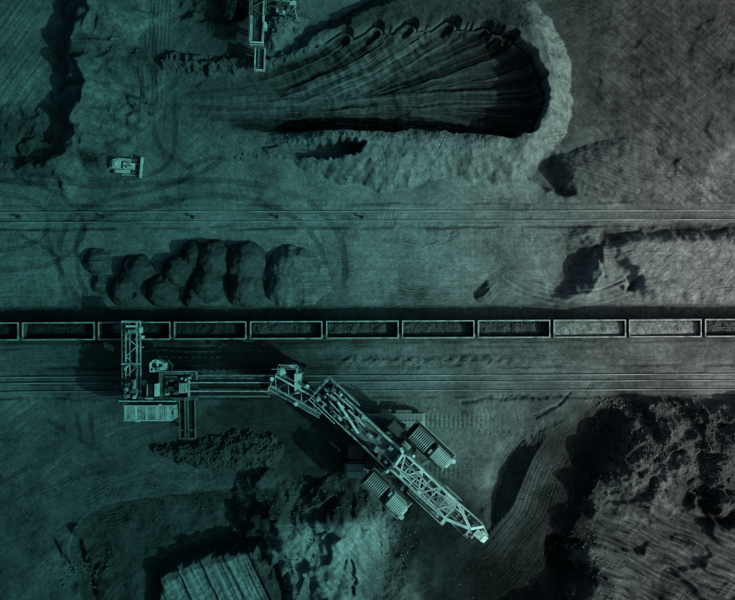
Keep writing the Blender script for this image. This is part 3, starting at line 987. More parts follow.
def grid_mesh(name, X, Y, Z, alb, grain, keep=None):
    ny, nx = X.shape
    co = np.empty((ny * nx, 3), np.float32)
    co[:, 0] = ((X - 367.5) * S).ravel()
    co[:, 1] = ((300 - Y) * S).ravel()
    co[:, 2] = Z.ravel()
    idx = np.arange(ny * nx, dtype=np.int32).reshape(ny, nx)
    q = np.stack([idx[1:, :-1], idx[1:, 1:], idx[:-1, 1:], idx[:-1, :-1]], -1).reshape(-1, 4)
    if keep is not None:
        kq = (keep[1:, :-1] | keep[1:, 1:] | keep[:-1, 1:] | keep[:-1, :-1]).ravel()
        q = q[kq]
        used = np.unique(q)
        rm = np.full(ny * nx, -1, np.int32)
        rm[used] = np.arange(len(used))
        q = rm[q]
        co = co[used]
        alb = alb.ravel()[used]; grain = grain.ravel()[used]
    me = bpy.data.meshes.new(name)
    me.vertices.add(len(co))
    me.vertices.foreach_set('co', co.ravel())
    me.loops.add(q.size)
    me.loops.foreach_set('vertex_index', q.ravel().astype(np.int32))
    me.polygons.add(len(q))
    me.polygons.foreach_set('loop_start', np.arange(0, q.size, 4, dtype=np.int32))
    me.polygons.foreach_set('use_smooth', np.ones(len(q), bool))
    me.update(calc_edges=True)
    for nm, arr in (('albedo', alb), ('grain', grain)):
        at = me.attributes.new(nm, 'FLOAT', 'POINT')
        at.data.foreach_set('value', np.ascontiguousarray(arr, np.float32).ravel())
    me.materials.append(M['ground'])
    o = bpy.data.objects.new(name, me)
    COL.objects.link(o)
    return o


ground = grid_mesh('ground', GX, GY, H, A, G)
tag(ground, 'dusty open-cast mine ground with pits, ridges and wheel tracks', 'ground', kind='structure')

# ------------------------------------------------------------------ separate heaps standing on the ground
def heap(name, label, cat, poly, fn, alb, grain, group=None, margin=6, it=2, step=0.8):
    poly = smooth_closed(poly, it)
    px_, py_ = [p[0] for p in poly], [p[1] for p in poly]
    X, Y = np.meshgrid(np.arange(min(px_) - margin, max(px_) + margin, step, dtype=np.float32),
                       np.arange(min(py_) - margin, max(py_) + margin, step, dtype=np.float32))
    Xw, Yw = warp(X, Y, 1.6, 9, int(px_[0]))
    sd = sdpoly(Xw, Yw, poly)
    h, a, g = fn(X, Y, sd)
    base = gz_px(X.ravel(), Y.ravel()).reshape(X.shape).astype(np.float32)
    z = np.where(h > 0, base + np.maximum(h, 0) + 0.02, base - 0.15) if it == 0 else np.where(sd < 0, base + np.maximum(h, 0) + 0.02, base - 0.15)
    keep = (sd < 0) & (h > 0.01)
    al = a * alb * (1 + 0.25 * fbm(X / 8, Y / 8, 4, 7, .6))
    o = grid_mesh(name, X, Y, z, np.clip(al, .012, .34).astype(np.float32), np.clip(g * grain, 0, 1).astype(np.float32), keep)
    sl, X, Y = blk(min(px_) - margin, max(px_) + margin, min(py_) - margin, max(py_) + margin)
    Xw, Yw = warp(X, Y, 1.6, 9, int(px_[0]))
    sd = sdpoly(Xw, Yw, poly)
    h, a, g = fn(X, Y, sd)
    HS[sl] = np.maximum(HS[sl], np.where(sd < 0, H[sl] + np.maximum(h, 0), -99))
    return tag(o, label, cat, group)


HS = H.copy()


def plain(hmax, slope=0.62, seed=1, tipx=None, grooves=None, lump=0.12):
    def fn(X, Y, sd):
        top = hmax * np.ones_like(X)
        if tipx: top = hmax * (1 - 0.8 * sst(X, tipx[0], tipx[1]))
        r = -sd * S * slope * (1 + 0.18 * fbm(X / 22, Y / 22, 2, seed))
        h = top * np.tanh(np.clip(r, 0, None) / top * 1.1)
        h = h + lump * fbm(X / 10, Y / 10, 3, seed + 3) * sst(-sd, 1, 8)
        a = np.ones_like(X)
        if grooves:
            ca, sa, f, am = grooves
            u = X * ca + Y * sa + 2.2 * fbm(X / 30, Y / 30, 2, seed + 9)
            gv = 0.6 * np.sin(u * f) + perlin(u / 3.3, (X * -sa + Y * ca) / 40, seed + 5)
            h = h + am * gv * sst(-sd, 2, 9)
            a = a * (1 + 0.22 * gv)
        return h, a, np.ones_like(X)
    return fn


GRP = 'dumped earth heaps in a row north of the train'


def domes(ds, seed, flat=None, grooves=0.0, pit=None):
    def fn(X, Y, sd):
        Xw, Yw = warp(X, Y, 2.2, 14, seed)
        acc = None
        for (cx, cy, r, hm) in ds:
            d = np.hypot(Xw - cx, Yw - cy) / r
            hh = hm * (1 - d ** 1.8)
            hh = np.maximum(hh, -4)
            acc = hh if acc is None else np.logaddexp(acc * 3.5, hh * 3.5) / 3.5
        hh = acc
        if flat:
            lim = flat * (1 - .55 * sst(X, 292, 330))
            hh = -np.logaddexp(-hh * 3, -lim * 3) / 3
        if pit:
            hh = hh - pit[2] * np.exp(-(((X - pit[0]) / 6) ** 2 + ((Y - pit[1]) / 6) ** 2))
        a = np.ones_like(X)
        if grooves:
            g = perlin(Y / 1.8 + X / 40, X / 40, seed + 2) + .6 * perlin(Y / 5, X / 60, seed + 3)
            m = sst(X, 292, 304) if flat else 1
            hh = hh + grooves * g * m
            a = a * (1 + .35 * g * m)
        hh = hh + .10 * fbm(X / 5, Y / 5, 3, seed + 5, .7) * sst(hh, .1, .8)
        a = a * (1 + .25 * fbm(X / 4, Y / 4, 2, seed + 7))
        hh = hh - 8 * sst(Y, 306, 313)
        return hh, a, np.ones_like(X)
    return fn


for (lab, ds, al, kw) in (
        ('small ribbed earth heap at the left end of the row of heaps', [(97, 262, 15, 2.1), (102, 284, 11, 1.2)], .12, dict(grooves=.10)),
        ('second earth heap from the left, with a pit in its lower end', [(137, 272, 18, 3.3), (126, 291, 17, 2.8)], .085, dict(pit=(132, 294, 1.9))),
        ('long slanting earth heap third from the left in the row', [(194, 255, 14, 3.3), (178, 271, 17, 3.5), (162, 291, 17, 3.4)], .08, {}),
        ('rounded earth heap fourth from the left in the row', [(215, 260, 20, 3.9), (209, 284, 19, 3.3), (194, 298, 12, 2.2)], .09, {}),
        ('tall rounded earth heap fifth from the left in the row', [(246, 263, 22, 4.2), (246, 288, 20, 3.9)], .10, {}),
        ('broad scraped earth heap at the right end of the row of heaps', [(293, 272, 27, 3.9), (306, 280, 25, 3.0), (284, 290, 18, 3.0)], .18, dict(flat=2.8, grooves=.09))):
    x0, x1 = min(d[0] - d[2] for d in ds) - 5, max(d[0] + d[2] for d in ds) + 5
    y0 = min(d[1] - d[2] for d in ds) - 5
    heap('spoil_heap', lab, 'heap', [(x0, y0), (x1, y0), (x1, 316), (x0, 316)], domes(ds, int(ds[0][0]), **kw), al, .6, GRP, 0, 0)
heap('spoil_mound', 'grooved earth mound beside the hollow at the foot of the ring wall', 'mound',
     [(553, 176), (552, 163), (566, 152), (598, 140), (634, 136), (662, 152), (664, 182), (632, 196), (590, 198), (566, 192)], plain(3.0, .75, 17, (560, 668), (-0.36, 0.93, 1.7, .10)), .12, .4)
heap('spoil_mound', 'small sharp earth mound alone on the strip above the middle wagons', 'mound',
     [(473, 298), (480, 288), (489, 277), (497, 287), (500, 297), (494, 304), (480, 304)], plain(1.9, .8, 18, None, (.6, .8, 1.4, .15)), .16, .5)


def coal_fn(X, Y, sd):
    sd = sd + 4.5 * fbm(X / 11, Y / 11, 3, 23) + 1.5
    h = 2.9 * (1 - np.exp(-np.clip(-sd, 0, None) * S * .62 / 2.9 * 1.4))
    h = h + sst(-sd, 0, 4) * (.25 * ridged(X / 14, Y / 14, 2, 19) + .22 * perlin(X / 2.1, Y / 2.1, 20) + .1 * perlin(X / 1.2, Y / 1.2, 22))
    return h, 1 + .5 * sst(perlin(X / 2, Y / 2, 21), .1, .5), np.ones_like(X)


heap('coal_heap', 'black lumpy coal heap below the loader between loader and excavator', 'coal heap',
     [(151, 453), (153, 444), (162, 440), (180, 440), (205, 437), (230, 431), (256, 427), (276, 434), (287, 450), (280, 464), (256, 471), (224, 472), (190, 468), (164, 461)], coal_fn, .095, 1.0, step=0.6)

# ------------------------------------------------------------------ rubble (countless stones)
M['coal_pale'] = mat('dusty_coal', (0.085, 0.085, 0.084), 0.85, 0.0, 1.1, 0.75, 0.5)


def rubble(name, label, zones, mat_name, seed):
    r = np.random.default_rng(seed)
    t = (1 + 5 ** .5) / 2
    bv = np.array([(-1, t, 0), (1, t, 0), (-1, -t, 0), (1, -t, 0), (0, -1, t), (0, 1, t), (0, -1, -t), (0, 1, -t), (t, 0, -1), (t, 0, 1), (-t, 0, -1), (-t, 0, 1)]) / 1.9
    bf = np.array([(0, 11, 5), (0, 5, 1), (0, 1, 7), (0, 7, 10), (0, 10, 11), (1, 5, 9), (5, 11, 4), (11, 10, 2), (10, 7, 6), (7, 1, 8),
                   (3, 9, 4), (3, 4, 2), (3, 2, 6), (3, 6, 8), (3, 8, 9), (4, 9, 5), (2, 4, 11), (6, 2, 10), (8, 6, 7), (9, 8, 1)])
    px, py, sz = [], [], []
    for (cx, cy, rx, ry, n, s0, s1) in zones:
        a = r.normal(0, .5, (n, 2))
        px.append(cx + a[:, 0] * rx); py.append(cy + a[:, 1] * ry)
        sz.append(s0 + (s1 - s0) * r.random(n) ** 4)
    px = np.concatenate(px); py = np.concatenate(py); sz = np.concatenate(sz)
    ok = ~((py > 314) & (py < 346)) & ~((py > 371) & (py < 395)) & ~((py > 206) & (py < 223))
    px, py, sz = px[ok], py[ok], sz[ok]
    n = len(px)
    z = gz_px(px, py, HS)
    V = bv[None] * (1 + .35 * (r.random((n, 12, 1)) - .5)) * (sz[:, None, None] / 2) * np.array([1, 1, .75]) * (0.7 + .6 * r.random((n, 1, 3)))
    an = r.random(n) * 6.28
    c, s_ = np.cos(an)[:, None], np.sin(an)[:, None]
    W = np.stack([V[:, :, 0] * c - V[:, :, 1] * s_, V[:, :, 0] * s_ + V[:, :, 1] * c, V[:, :, 2]], -1)
    W[:, :, 0] += ((px - 367.5) * S)[:, None]; W[:, :, 1] += ((300 - py) * S)[:, None]; W[:, :, 2] += (z + sz * .12)[:, None]
    F = (bf[None] + (np.arange(n) * 12)[:, None, None]).reshape(-1, 3).astype(np.int32)
    me = bpy.data.meshes.new(name)
    me.vertices.add(n * 12); me.vertices.foreach_set('co', W.reshape(-1).astype(np.float32))
    me.loops.add(F.size); me.loops.foreach_set('vertex_index', F.ravel())
    me.polygons.add(len(F)); me.polygons.foreach_set('loop_start', np.arange(0, F.size, 3, dtype=np.int32))
    me.update(calc_edges=True)
    me.materials.append(M[mat_name])
    o = bpy.data.objects.new(name, me)
    COL.objects.link(o)
    return tag(o, label, 'rubble', kind='stuff')


rubble('rubble', 'loose broken stones scattered over slopes and berms',
       [(120, 40, 22, 26, 420, .12, .5), (70, 150, 40, 22, 500, .1, .4), (110, 130, 30, 40, 380, .1, .35), (205, 66, 60, 8, 420, .12, .5), (280, 15, 26, 26, 240, .12, .45),
        (330, 140, 120, 5, 420, .1, .4), (420, 160, 130, 20, 300, .08, .3), (640, 440, 40, 36, 2200, .06, .38), (700, 450, 50, 46, 2600, .06, .38), (620, 405, 44, 7, 90, .2, .75),
        (690, 404, 60, 10, 200, .12, .5), (600, 490, 24, 44, 700, .08, .4), (575, 560, 30, 40, 500, .1, .45), (310, 495, 70, 20, 1100, .08, .38), (400, 560, 22, 50, 500, .08, .4), (300, 560, 26, 50, 420, .1, .45),
        (80, 570, 22, 22, 420, .12, .55), (150, 520, 60, 30, 220, .1, .45), (190, 500, 90, 30, 120, .1, .4), (545, 430, 60, 14, 220, .08, .4), (560, 500, 60, 60, 160, .1, .4), (480, 580, 60, 40, 160, .1, .4),
        (420, 362, 120, 6, 420, .08, .35), (300, 300, 700, 400, 500, .05, .16), (245, 155, 14, 5, 20, .2, .6), (200, 280, 90, 26, 420, .06, .26)], 'stone', 3)
rubble('rubble', 'glinting coal lumps scattered round the coal heap and rim of the pit',
       [(225, 452, 64, 22, 3200, .07, .28), (180, 452, 30, 9, 800, .08, .28), (590, 430, 60, 30, 200, .08, .3)], 'coal_pale', 4)

# ------------------------------------------------------------------ railways
def track(label, x_rails, x0=-420, x1=1160):
    """x_rails: list of (y at px 0, y at px 735)"""
    ym = sum(a for a, b in x_rails) / len(x_rails)
    root = empty('railway_track', P(367.5, ym, 0), 0, label, 'railway')
    o = root.location
    for (a, b) in x_rails:
        sl_ = (b - a) / 735
        p = P(x0, a + sl_ * x0) - o; q = P(x1, a + sl_ * x1) - o
        mb = MB()
        for (w, z0, z1) in ((.20, -.30, .10), (.09, .10, .18), (.12, .18, .24)):
            mb.beam((p.x, p.y, (z0 + z1) / 2), (q.x, q.y, (z0 + z1) / 2), w, z1 - z0)
        mb.build('rail', 'rail', root)
    return root


track('single railway track with two bright rails along the upper haul strip', [(212.2, 210.4), (222.5, 219.3)])
tr_b = track('railway track under the row of open freight wagons', [(327.0, 323.4), (335.6, 332.0)])
tr_c = track('three-rail track of the loader running left to right below the train', [(377.3, 373.8), (383.3, 380.2), (391.8, 389.2)])
mb = MB()
sleeper = mb.box(-.13, .13, -1.3, 1.3, -.12, .06).mesh('sleeper', 'wood')
for i in range(150):
    px = -30 + i * 5.4
    p = P(px, 331.3 - 3.6 * px / 735) - tr_b.location
    put('sleeper', sleeper, tr_b, p)
for i, px in enumerate((19, 104, 193, 277, 362)):
    r = empty('marker_post', P(px, 217.2, 0), 0, 'short dark marker post beside the upper track, number %s from the left' % ('one', 'two', 'three', 'four', 'five')[i], 'post',
              'marker posts along the upper track')
    g = gz(r.location.x, r.location.y)
    MB().cyl((0, 0, g - .3), (0, 0, .75), .09, 8).build('shaft', 'dark', r)
    MB().cyl((0, 0, .75), (0, 0, .95), .26, 8).build('cap', 'black', r)
    MB().box(-.28, .28, -.28, .28, g - .2, .14).build('foot', 'dark', r)

# ------------------------------------------------------------------ wagons
kz = 1 - 3.4 / HC
RAILZ = 0.24
LW, WW = 71.3 * S * kz, 16.8 * S * kz
ANG = math.atan2(3.6, 735)


def make_wagon():
    r = empty('freight_wagon', (0, 0, 0))
    L, W = LW / 2, WW / 2
    zb, zt = 1.15, 3.25
    MB().box(-L + .1, L - .1, -W + .1, W - .1, zb - .12, zb).build('floor', 'wagon', r)
    for s in (-1, 1):
        w = MB().box(-L, L, s * W - .05, s * W + .05, zb - .1, zt).build('side_wall', 'wagon', r)
        rib = MB().box(-.07, .07, -.06, .06, zb - .1, zt - .02).mesh('rib', 'wagon')
        for k in range(8):
            put('rib', rib, w, (-L + .6 + k * (2 * L - 1.2) / 7, s * (W + .11), 0))
        e = MB().box(s * L - .05, s * L + .05, -W + .051, W - .051, zb - .1, zt).build('end_wall', 'wagon', r)
        for y in (-.8, 0, .8):
            put('rib', MB().box(-.05, .05, -.07, .07, zb - .1, zt - .02).mesh('rib', 'wagon'), e, (s * (L + .1), y, 0))
    for s in (-1, 1):
        MB().box(-L - .09, L + .09, s * W - .13, s * W + .13, zt, zt + .12).build('top_rail', 'rim', r)
        MB().box(s * L - .13, s * L + .13, -W + .131, W - .131, zt, zt + .117).build('top_rail', 'rim', r)
    MB().box(-L + .3, L - .3, -.35, .35, zb - .5, zb - .13).build('underframe', 'dark', r)
    for s in (-1, 1):
        MB().box(s * (L + .05) if s > 0 else -L - .42, L + .42 if s > 0 else -(L + .05), -.14, .14, .75, 1.0).build('coupler', 'dark', r)
        for y in (-.85, .85):
            MB().cyl((s * (L + .1), y, .98), (s * (L + .32), y, .98), .2, 10).build('buffer', 'mid', r)
        b = MB().box(s * (L - 2.4) - 1.2, s * (L - 2.4) + 1.2, -1.0, 1.0, .45, .75).build('bogie', 'dark', r)
        for dx in (-.9, .9):
            for y in (-.83, .83):
                x = s * (L - 2.4) + dx
                MB().cyl((x, y - .07, .45), (x, y + .07, .45), .45, 16).build('wheel', 'mid', b)
    return r


def load_mesh(hz, lump, seed, slope=0.0, mat_name='coal', cells=False):
    L, W = LW / 2 - .12, WW / 2 - .12
    X, Y = np.meshgrid(np.linspace(-L, L, 120), np.linspace(-W, W, 30))
    Z = hz + lump * (fbm(X / 1.1, Y / .8, 3, seed) + .6 * perlin(X / .35, Y / .35, seed + 4)) + slope * X / L - .25 * np.exp(-((W - np.abs(Y)) / .3) ** 2) + sum(.38 * float(_hash(np.array([k]), np.array([seed]), 5)[0]) * np.exp(-((X + L - (k + .7) * 2 * L / 5) / .9) ** 2) * np.exp(-(Y / .8) ** 2) for k in range(5)) + .12 * np.exp(-((Y + W * .4) / .5) ** 2)
    Z = np.clip(Z, 1.16, 3.2)
    mb = MB()
    ny, nx = X.shape
    mb.v = list(zip(X.ravel().tolist(), Y.ravel().tolist(), Z.ravel().tolist()))
    for j in range(ny - 1):
        for i in range(nx - 1):
            a = j * nx + i
            mb.f.append((a, a + 1, a + nx + 1, a + nx))
    # skirt and bottom
    edge = [j * nx for j in range(ny)][::-1] + [i for i in range(1, nx)] + [j * nx + nx - 1 for j in range(1, ny)] + [(ny - 1) * nx + i for i in range(nx - 2, 0, -1)]
    b = len(mb.v)
    for k in edge:
        mb.v.append((mb.v[k][0], mb.v[k][1], 1.153))
    n = len(edge)
    for k in range(n):
        mb.f.append((edge[k], b + k, b + (k + 1) % n, edge[(k + 1) % n]))
    mb.f.append(tuple(b + k for k in range(n))[::-1])
    me = mb.mesh('wagon_load', mat_name)
    me.polygons.foreach_set('use_smooth', np.ones(len(me.polygons), bool))
    return me


proto = make_wagon()
WAGONS = [(-17.3, 'open freight wagon cut off by the left edge of the picture', 'low', 'ripples of dark coal in the wagon at the left edge', 0),
          (58.7, 'open freight wagon just left of the loader boom, dark rippled coal inside', 'low', 'dark rippled coal in the wagon just left of the loader boom', 0),
          (134.5, 'open freight wagon under the loader boom being filled', 'low', 'thin dark coal layer in the wagon under the loader boom', 0),
          (210.3, 'open freight wagon just right of the loader boom', 'mid', 'smooth dark coal layer in the wagon just right of the loader boom', 6),
          (286.3, 'open freight wagon above the conveyor bridge end, fifth from the left', 'mid', 'lumpy coal in the wagon above the conveyor bridge end', 7),
          (362.5, 'open freight wagon in the centre of the picture, sixth from the left', 'mid', 'lumpy coal in the central wagon', 7),
          (438.2, 'open freight wagon right of the centre, seventh from the left', 'mid', 'lumpy coal in the wagon right of the central one', 7),
          (513.9, 'open dark freight wagon directly left of the two pale filled wagons', 'mid', 'lumpy coal in the wagon directly left of the pale loads', 7),
          (589.5, 'left one of the two freight wagons filled with pale gravel', 'pale', 'pale gravel in the left one of the two bright wagons', 0),
          (665.0, 'right one of the two freight wagons filled with pale gravel', 'pale', 'pale gravel in the right one of the two bright wagons', 0),
          (740.8, 'open freight wagon with a grid of bars cut off by the right edge', 'mid', 'coal in the barred wagon at the right edge', 9)]
for i, (cx, lab, kind, llab, bars) in enumerate(WAGONS):
    w = proto if i == 0 else copy_tree(proto)
    p = P(cx, 331.5 - 3.6 * cx / 735, 3.4)
    w.location = (p.x, p.y, RAILZ)
    w.rotation_euler = (0, 0, ANG)
    tag(w, lab, 'freight wagon', 'open freight wagons coupled in the train')
    if bars:
        L, W = LW / 2, WW / 2
        bm = MB().box(-.04, .04, -W + .06, W - .06, 1.9, 2.0).mesh('cross_bar', 'wagon')
        for k in range(1, bars + 1):
            put('cross_bar', bm, w, (-L + k * 2 * L / (bars + 1), 0, 0))
        if bars == 9:
            put('long_bar', MB().box(-L + .06, L - .06, -.05, .05, 2.005, 2.1).mesh('long_bar', 'mid'), w)
    hz, lump, sl_, mn = {'low': (1.55, .12, .1, 'coal'), 'mid': (1.85, .13, -.12, 'coal_pale' if i > 3 else 'coal'), 'pale': (2.72, .06, -.22, 'gravel')}[kind]
    lo = put('wagon_load', load_mesh(hz, lump, 40 + i, sl_, mn), None, (p.x, p.y, RAILZ), ANG)
    tag(lo, llab, 'gravel' if kind == 'pale' else 'coal', 'loads lying in the freight wagons')


# ------------------------------------------------------------------ helpers for machines
def handrail(name, parent, pts, z, h=1.0, closed=False, m='pale', t=.09, step=2.0, loc=None):
    mb = MB()
    pts = [Vector((p[0], p[1], z if len(p) < 3 else p[2])) for p in pts]
    segs = list(zip(pts[:-1], pts[1:])) + ([(pts[-1], pts[0])] if closed else [])
    up = Vector((0, 0, h))
    for a, b in segs:
        mb.beam(a + up, b + up, t)
        mb.beam(a + up * .5, b + up * .5, t * .7)
        n = max(1, int((b - a).length / step))
        for k in range(n + 1):
            q = a.lerp(b, k / n)
            mb.beam(q, q + up, t * .8)
    return mb.build(name, m, parent)


_lr = random.Random(9)


def lattice(parent, a, b, c, d, n, w=.14, m='pale', name='lattice_bar', cross=False):
    """zig-zag bars between line a-b and line c-d, each an object of its own"""
    a, b, c, d = map(Vector, (a, b, c, d))
    m0 = m
    for k in range(n):
        p, q = a.lerp(b, k / n), c.lerp(d, k / n)
        p2, q2 = a.lerp(b, (k + 1) / n), c.lerp(d, (k + 1) / n)
        m = _lr.choice([m0, m0, 'mid', 'pale'])
        if k % 2 == 0:
            MB().beam(p, q2, w).build(name, m, parent)
        else:
            MB().beam(q, p2, w).build(name, m, parent)
        if cross:
            MB().beam(p2, q2, w * .9).build(name, m, parent)


# ------------------------------------------------------------------ excavator
TH = math.radians(43)
ZD = 9.0
kd = S * (1 - (ZD + 1) / HC)
o3 = P(393.6, 457.4, ZD + 1)
ex = empty('mining_excavator', (o3.x, o3.y, 0), -TH, 'huge pale lattice-boom excavator on crawlers slanting across the picture', 'excavator')
EM = Matrix.Rotation(TH, 3, 'Z')


def U(u, v, z=ZD):
    return Vector((u * kd, v * kd, z))


def wl(px, py, z):
    p = P(px, py, z)
    q = EM @ Vector((p.x - o3.x, p.y - o3.y, 0))
    q.z = z
    return q


# crawlers
plate_me = None
for (cx, cy) in ((392.5, 420.3), (377.5, 471)):
    q = wl(cx, cy, 2.3)
    q.z = 0
    p = P(cx, cy, 2.3)
    L, W = 66 * S * .985 / 2, 13.5 * S * .985 / 2
    g = min(gz(p.x + dx, p.y + dy) for dx in (-L, 0, L) for dy in (-W, 0, W))
    c = MB()
    prof = [(-L + .9, .12), (L - .9, .12), (L - .12, .9), (L - .12, 1.4), (L - .7, 2.1), (-L + .7, 2.1), (-L + .12, 1.4), (-L + .12, .9)]
    c.prism(prof, 'y', -W + .15, W - .15)
    co = c.build('crawler', 'dark', ex, q, TH)
    pm = MB().box(-.30, .30, -W, -.06, 2.1, 2.28).box(-.30, .30, .06, W, 2.1, 2.28).box(-.05, .05, -W + .1, W - .1, 2.281, 2.34).mesh('track_plate', 'plate')
    n = 17
    for k in range(n):
        x = -L + .8 + k * (2 * L - 1.6) / (n - 1)
        put('track_plate', pm, co, (x, 0, 0))
    pb = MB().box(-.30, .30, -W, W, g - .03, .118).mesh('track_plate', 'plate')
    for k in range(n):
        put('track_plate', pb, co, (-L + .9 + k * (2 * L - 1.8) / (n - 1), 0, 0))
    for s in (-1, 1):
        pe = MB().hexa([(s * (L - .7), -W, 2.1), (s * (L - .7), W, 2.1), (s * (L - .12), W, 1.4), (s * (L - .12), -W, 1.4),
                        (s * (L - .6), -W, 2.26), (s * (L - .6), W, 2.26), (s * (L + .02), W, 1.45), (s * (L + .02), -W, 1.45)])
        pe.build('track_plate', 'plate', co)
        MB().cyl((s * (L - 1.0), -W + .05, 1.1), (s * (L - 1.0), W - .05, 1.1), .75, 14).build('drive_wheel', 'mid', co)
    MB().box(-2.2, -.2, W + .05, W + .75, 2.0, 2.2).box(.6, 3.4, W + .05, W + .6, 2.0, 2.15).build('service_platform', 'mid', co)
# undercarriage
a, b = wl(392, 420, 2), wl(378, 471, 2)
MB().beam((a.x, a.y, 2.6), (b.x, b.y, 2.6), 5.0, 1.0).build('undercarriage', 'dark', ex)
MB().cyl((0, 0, 3.1), (0, 0, 4.2), 4.2, 28).build('slewing_ring', 'dark', ex)
MB().cyl((0, 0, 4.2), (0, 0, ZD - .9), 2.6, 20, 3.4).build('turret', 'dark', ex)
# lower frame box at left of the crawler (thin outline platform)
q = wl(356, 452, 4)
po = MB().box(-1.4, 1.4, -1.2, 1.2, 3.9, 4.1).build('side_platform', 'dark', ex, (q.x, q.y, 0), TH)
MB().beam((q.x, q.y, 3.6), (0, 0, 3.6), .6).build('platform_arm', 'dark', ex)
# main deck
MB().box(-99 * kd, 8 * kd, -11 * kd, 11 * kd, ZD - .9, ZD - .35).build('deck', 'dark', ex)
dk = MB().box(-48 * kd, 4 * kd, -9 * kd, 7 * kd, ZD - .34, ZD - .2).build('deck_plate', 'mid', ex)
for (v, u0, u1, w) in ((9.2, -68, 5, 2.6), (-13, -100, 4, 1.6), (13.8, -100, -62, 1.0)):
    MB().beam(U(u0, v, ZD - .3), U(u1, v if v > 0 else v - .8, ZD - .3), w * kd, 1.1).build('main_girder', 'pale', ex)
handrail('handrail', ex, [U(-101, -15.6), U(-101, 14.8), U(-60, 14.8)], ZD - .3, 1.1, False, 'pale', .13)
handrail('handrail', ex, [U(-101, -15.6), U(-66, -15.6)], ZD - .3, 1.1, False, 'pale', .12)
MB().beam(U(-101, -15, ZD - .6), U(-101, 14.5, ZD - .6), .6, .5).build('end_beam', 'pale', ex)
MB().beam(U(-99, 14.2, ZD - .7), U(-62, 14.2, ZD - .7), 2.2 * kd * 1.2, .18).build('walkway', 'mid', ex)
# machinery on the deck
rnd = random.Random(4)
MACH = [('winch_drum', 'c', -84, 2, 9, 3.2), ('winch_drum', 'c', -77, 6, 8, 2.8), ('gearbox', 'b', -90, 8, 6, 5), ('gearbox', 'b', -80, -6, 7, 5), ('motor', 'c', -90, -4, 6, 2.2), ('motor', 'c', -70, 8, 6, 2.4),
        ('gearbox', 'b', -71, -1, 7, 6), ('motor', 'b', -66, -8, 6, 4), ('cable_reel', 'c', -74, -9, 5, 3.2), ('control_cabinet', 'b', -60, 5, 5, 4), ('motor', 'c', -58, -2, 7, 2.2), ('gearbox', 'b', -52, 3, 6, 5),
        ('control_cabinet', 'b', -84, 11, 4, 3), ('motor', 'c', -95, 3, 5, 2.0), ('control_cabinet', 'b', -95, -9, 4, 4), ('motor', 'b', -56, -9, 6, 3), ('gearbox', 'b', -46, -4, 5, 5), ('motor', 'c', -63, 0, 5, 2.6),
        ('control_cabinet', 'b', -50, 8, 4, 3), ('gearbox', 'b', -88, 0, 4, 4)]
for q_ in range(26):
    MACH.append((rnd.choice(['motor', 'gearbox', 'control_cabinet', 'cable_reel']), rnd.choice('bbc'), rnd.uniform(-97, -42), rnd.uniform(-11, 11), rnd.uniform(2, 4.5), rnd.uniform(1.4, 2.8)))
for (nm, ty, u, v, l, w) in MACH:
    mt = rnd.choice(['pale', 'mid', 'mid', 'white', 'dark', 'pale'])
    hh = rnd.uniform(.7, 1.7)
    if ty == 'c':
        r_ = w * kd / 2
        m_ = MB().cyl(U(u - l / 2, v, ZD + r_), U(u + l / 2, v, ZD + r_), r_, 14).cyl(U(u - l / 2 - .6, v, ZD + r_), U(u - l / 2 + .3, v, ZD + r_), r_ * 1.35, 14)
        m_.cyl(U(u + l / 2 - .3, v, ZD + r_), U(u + l / 2 + .6, v, ZD + r_), r_ * 1.35, 14).beam(U(u, v, ZD - .36), U(u, v, ZD + .3), .5, .5)
    else:
        m_ = MB().rbox(U(u, v, ZD - .35 + hh / 2), (l * kd, w * kd, hh)).rbox(U(u + .4, v, ZD - .3 + hh), (l * kd * .6, w * kd * .7, .35)).rbox(U(u, v, ZD - .25), (l * kd * 1.2, w * kd * 1.15, .2))
    m_.build(nm, mt, ex)
for (u0, v0, u1, v1, r_, z) in ((-79, 3, -43, -6, .24, 1.9), (-92, 7, -62, 7.6, .16, 1.2), (-93, 1.5, -70, 3, .16, 1.6), (-66, 4, -42, 3.2, .2, 1.4), (-90, -8, -60, -7, .14, 1.0), (-76, 10, -52, 10.5, .12, 1.0), (-86, -2.5, -66, -4, .14, 1.3)):
    MB().cyl(U(u0, v0, ZD + z), U(u1, v1, ZD + z), r_, 10).beam(U(u0 + 2, v0 + (v1 - v0) * .06, ZD - .36), U(u0 + 2, v0 + (v1 - v0) * .06, ZD + z), .2).beam(U(u1 - 2, v1, ZD - .36), U(u1 - 2, v1, ZD + z), .2).build('pipe', 'white' if r_ > .2 else 'pale', ex)
MB().cyl(U(-18, -6, ZD - .3), U(-18, -6, ZD + 1.2), 2.7 * kd, 20).cyl(U(-18, -6, ZD + 1.2), U(-18, -6, ZD + 1.4), 2.0 * kd, 20).build('tank', 'white', ex)
MB().rbox(U(-32, -1, ZD + .05), (7 * kd, 4.6 * kd, .5)).rbox(U(-32, -1, ZD + .36), (6 * kd, 3.6 * kd, .12)).build('hatch', 'pale', ex)
for (u, v, a_) in ((-10, -11, 4), (-8, 4, 5), (-24, 4, 4), (-2, -9, 4)):
    MB().rbox(U(u, v, ZD + .2), (a_ * kd, a_ * kd, 1.0)).rbox(U(u, v, ZD + .75), (a_ * kd * .7, a_ * kd * .7, .12)).build('control_cabinet', rnd.choice(['mid', 'pale']), ex)
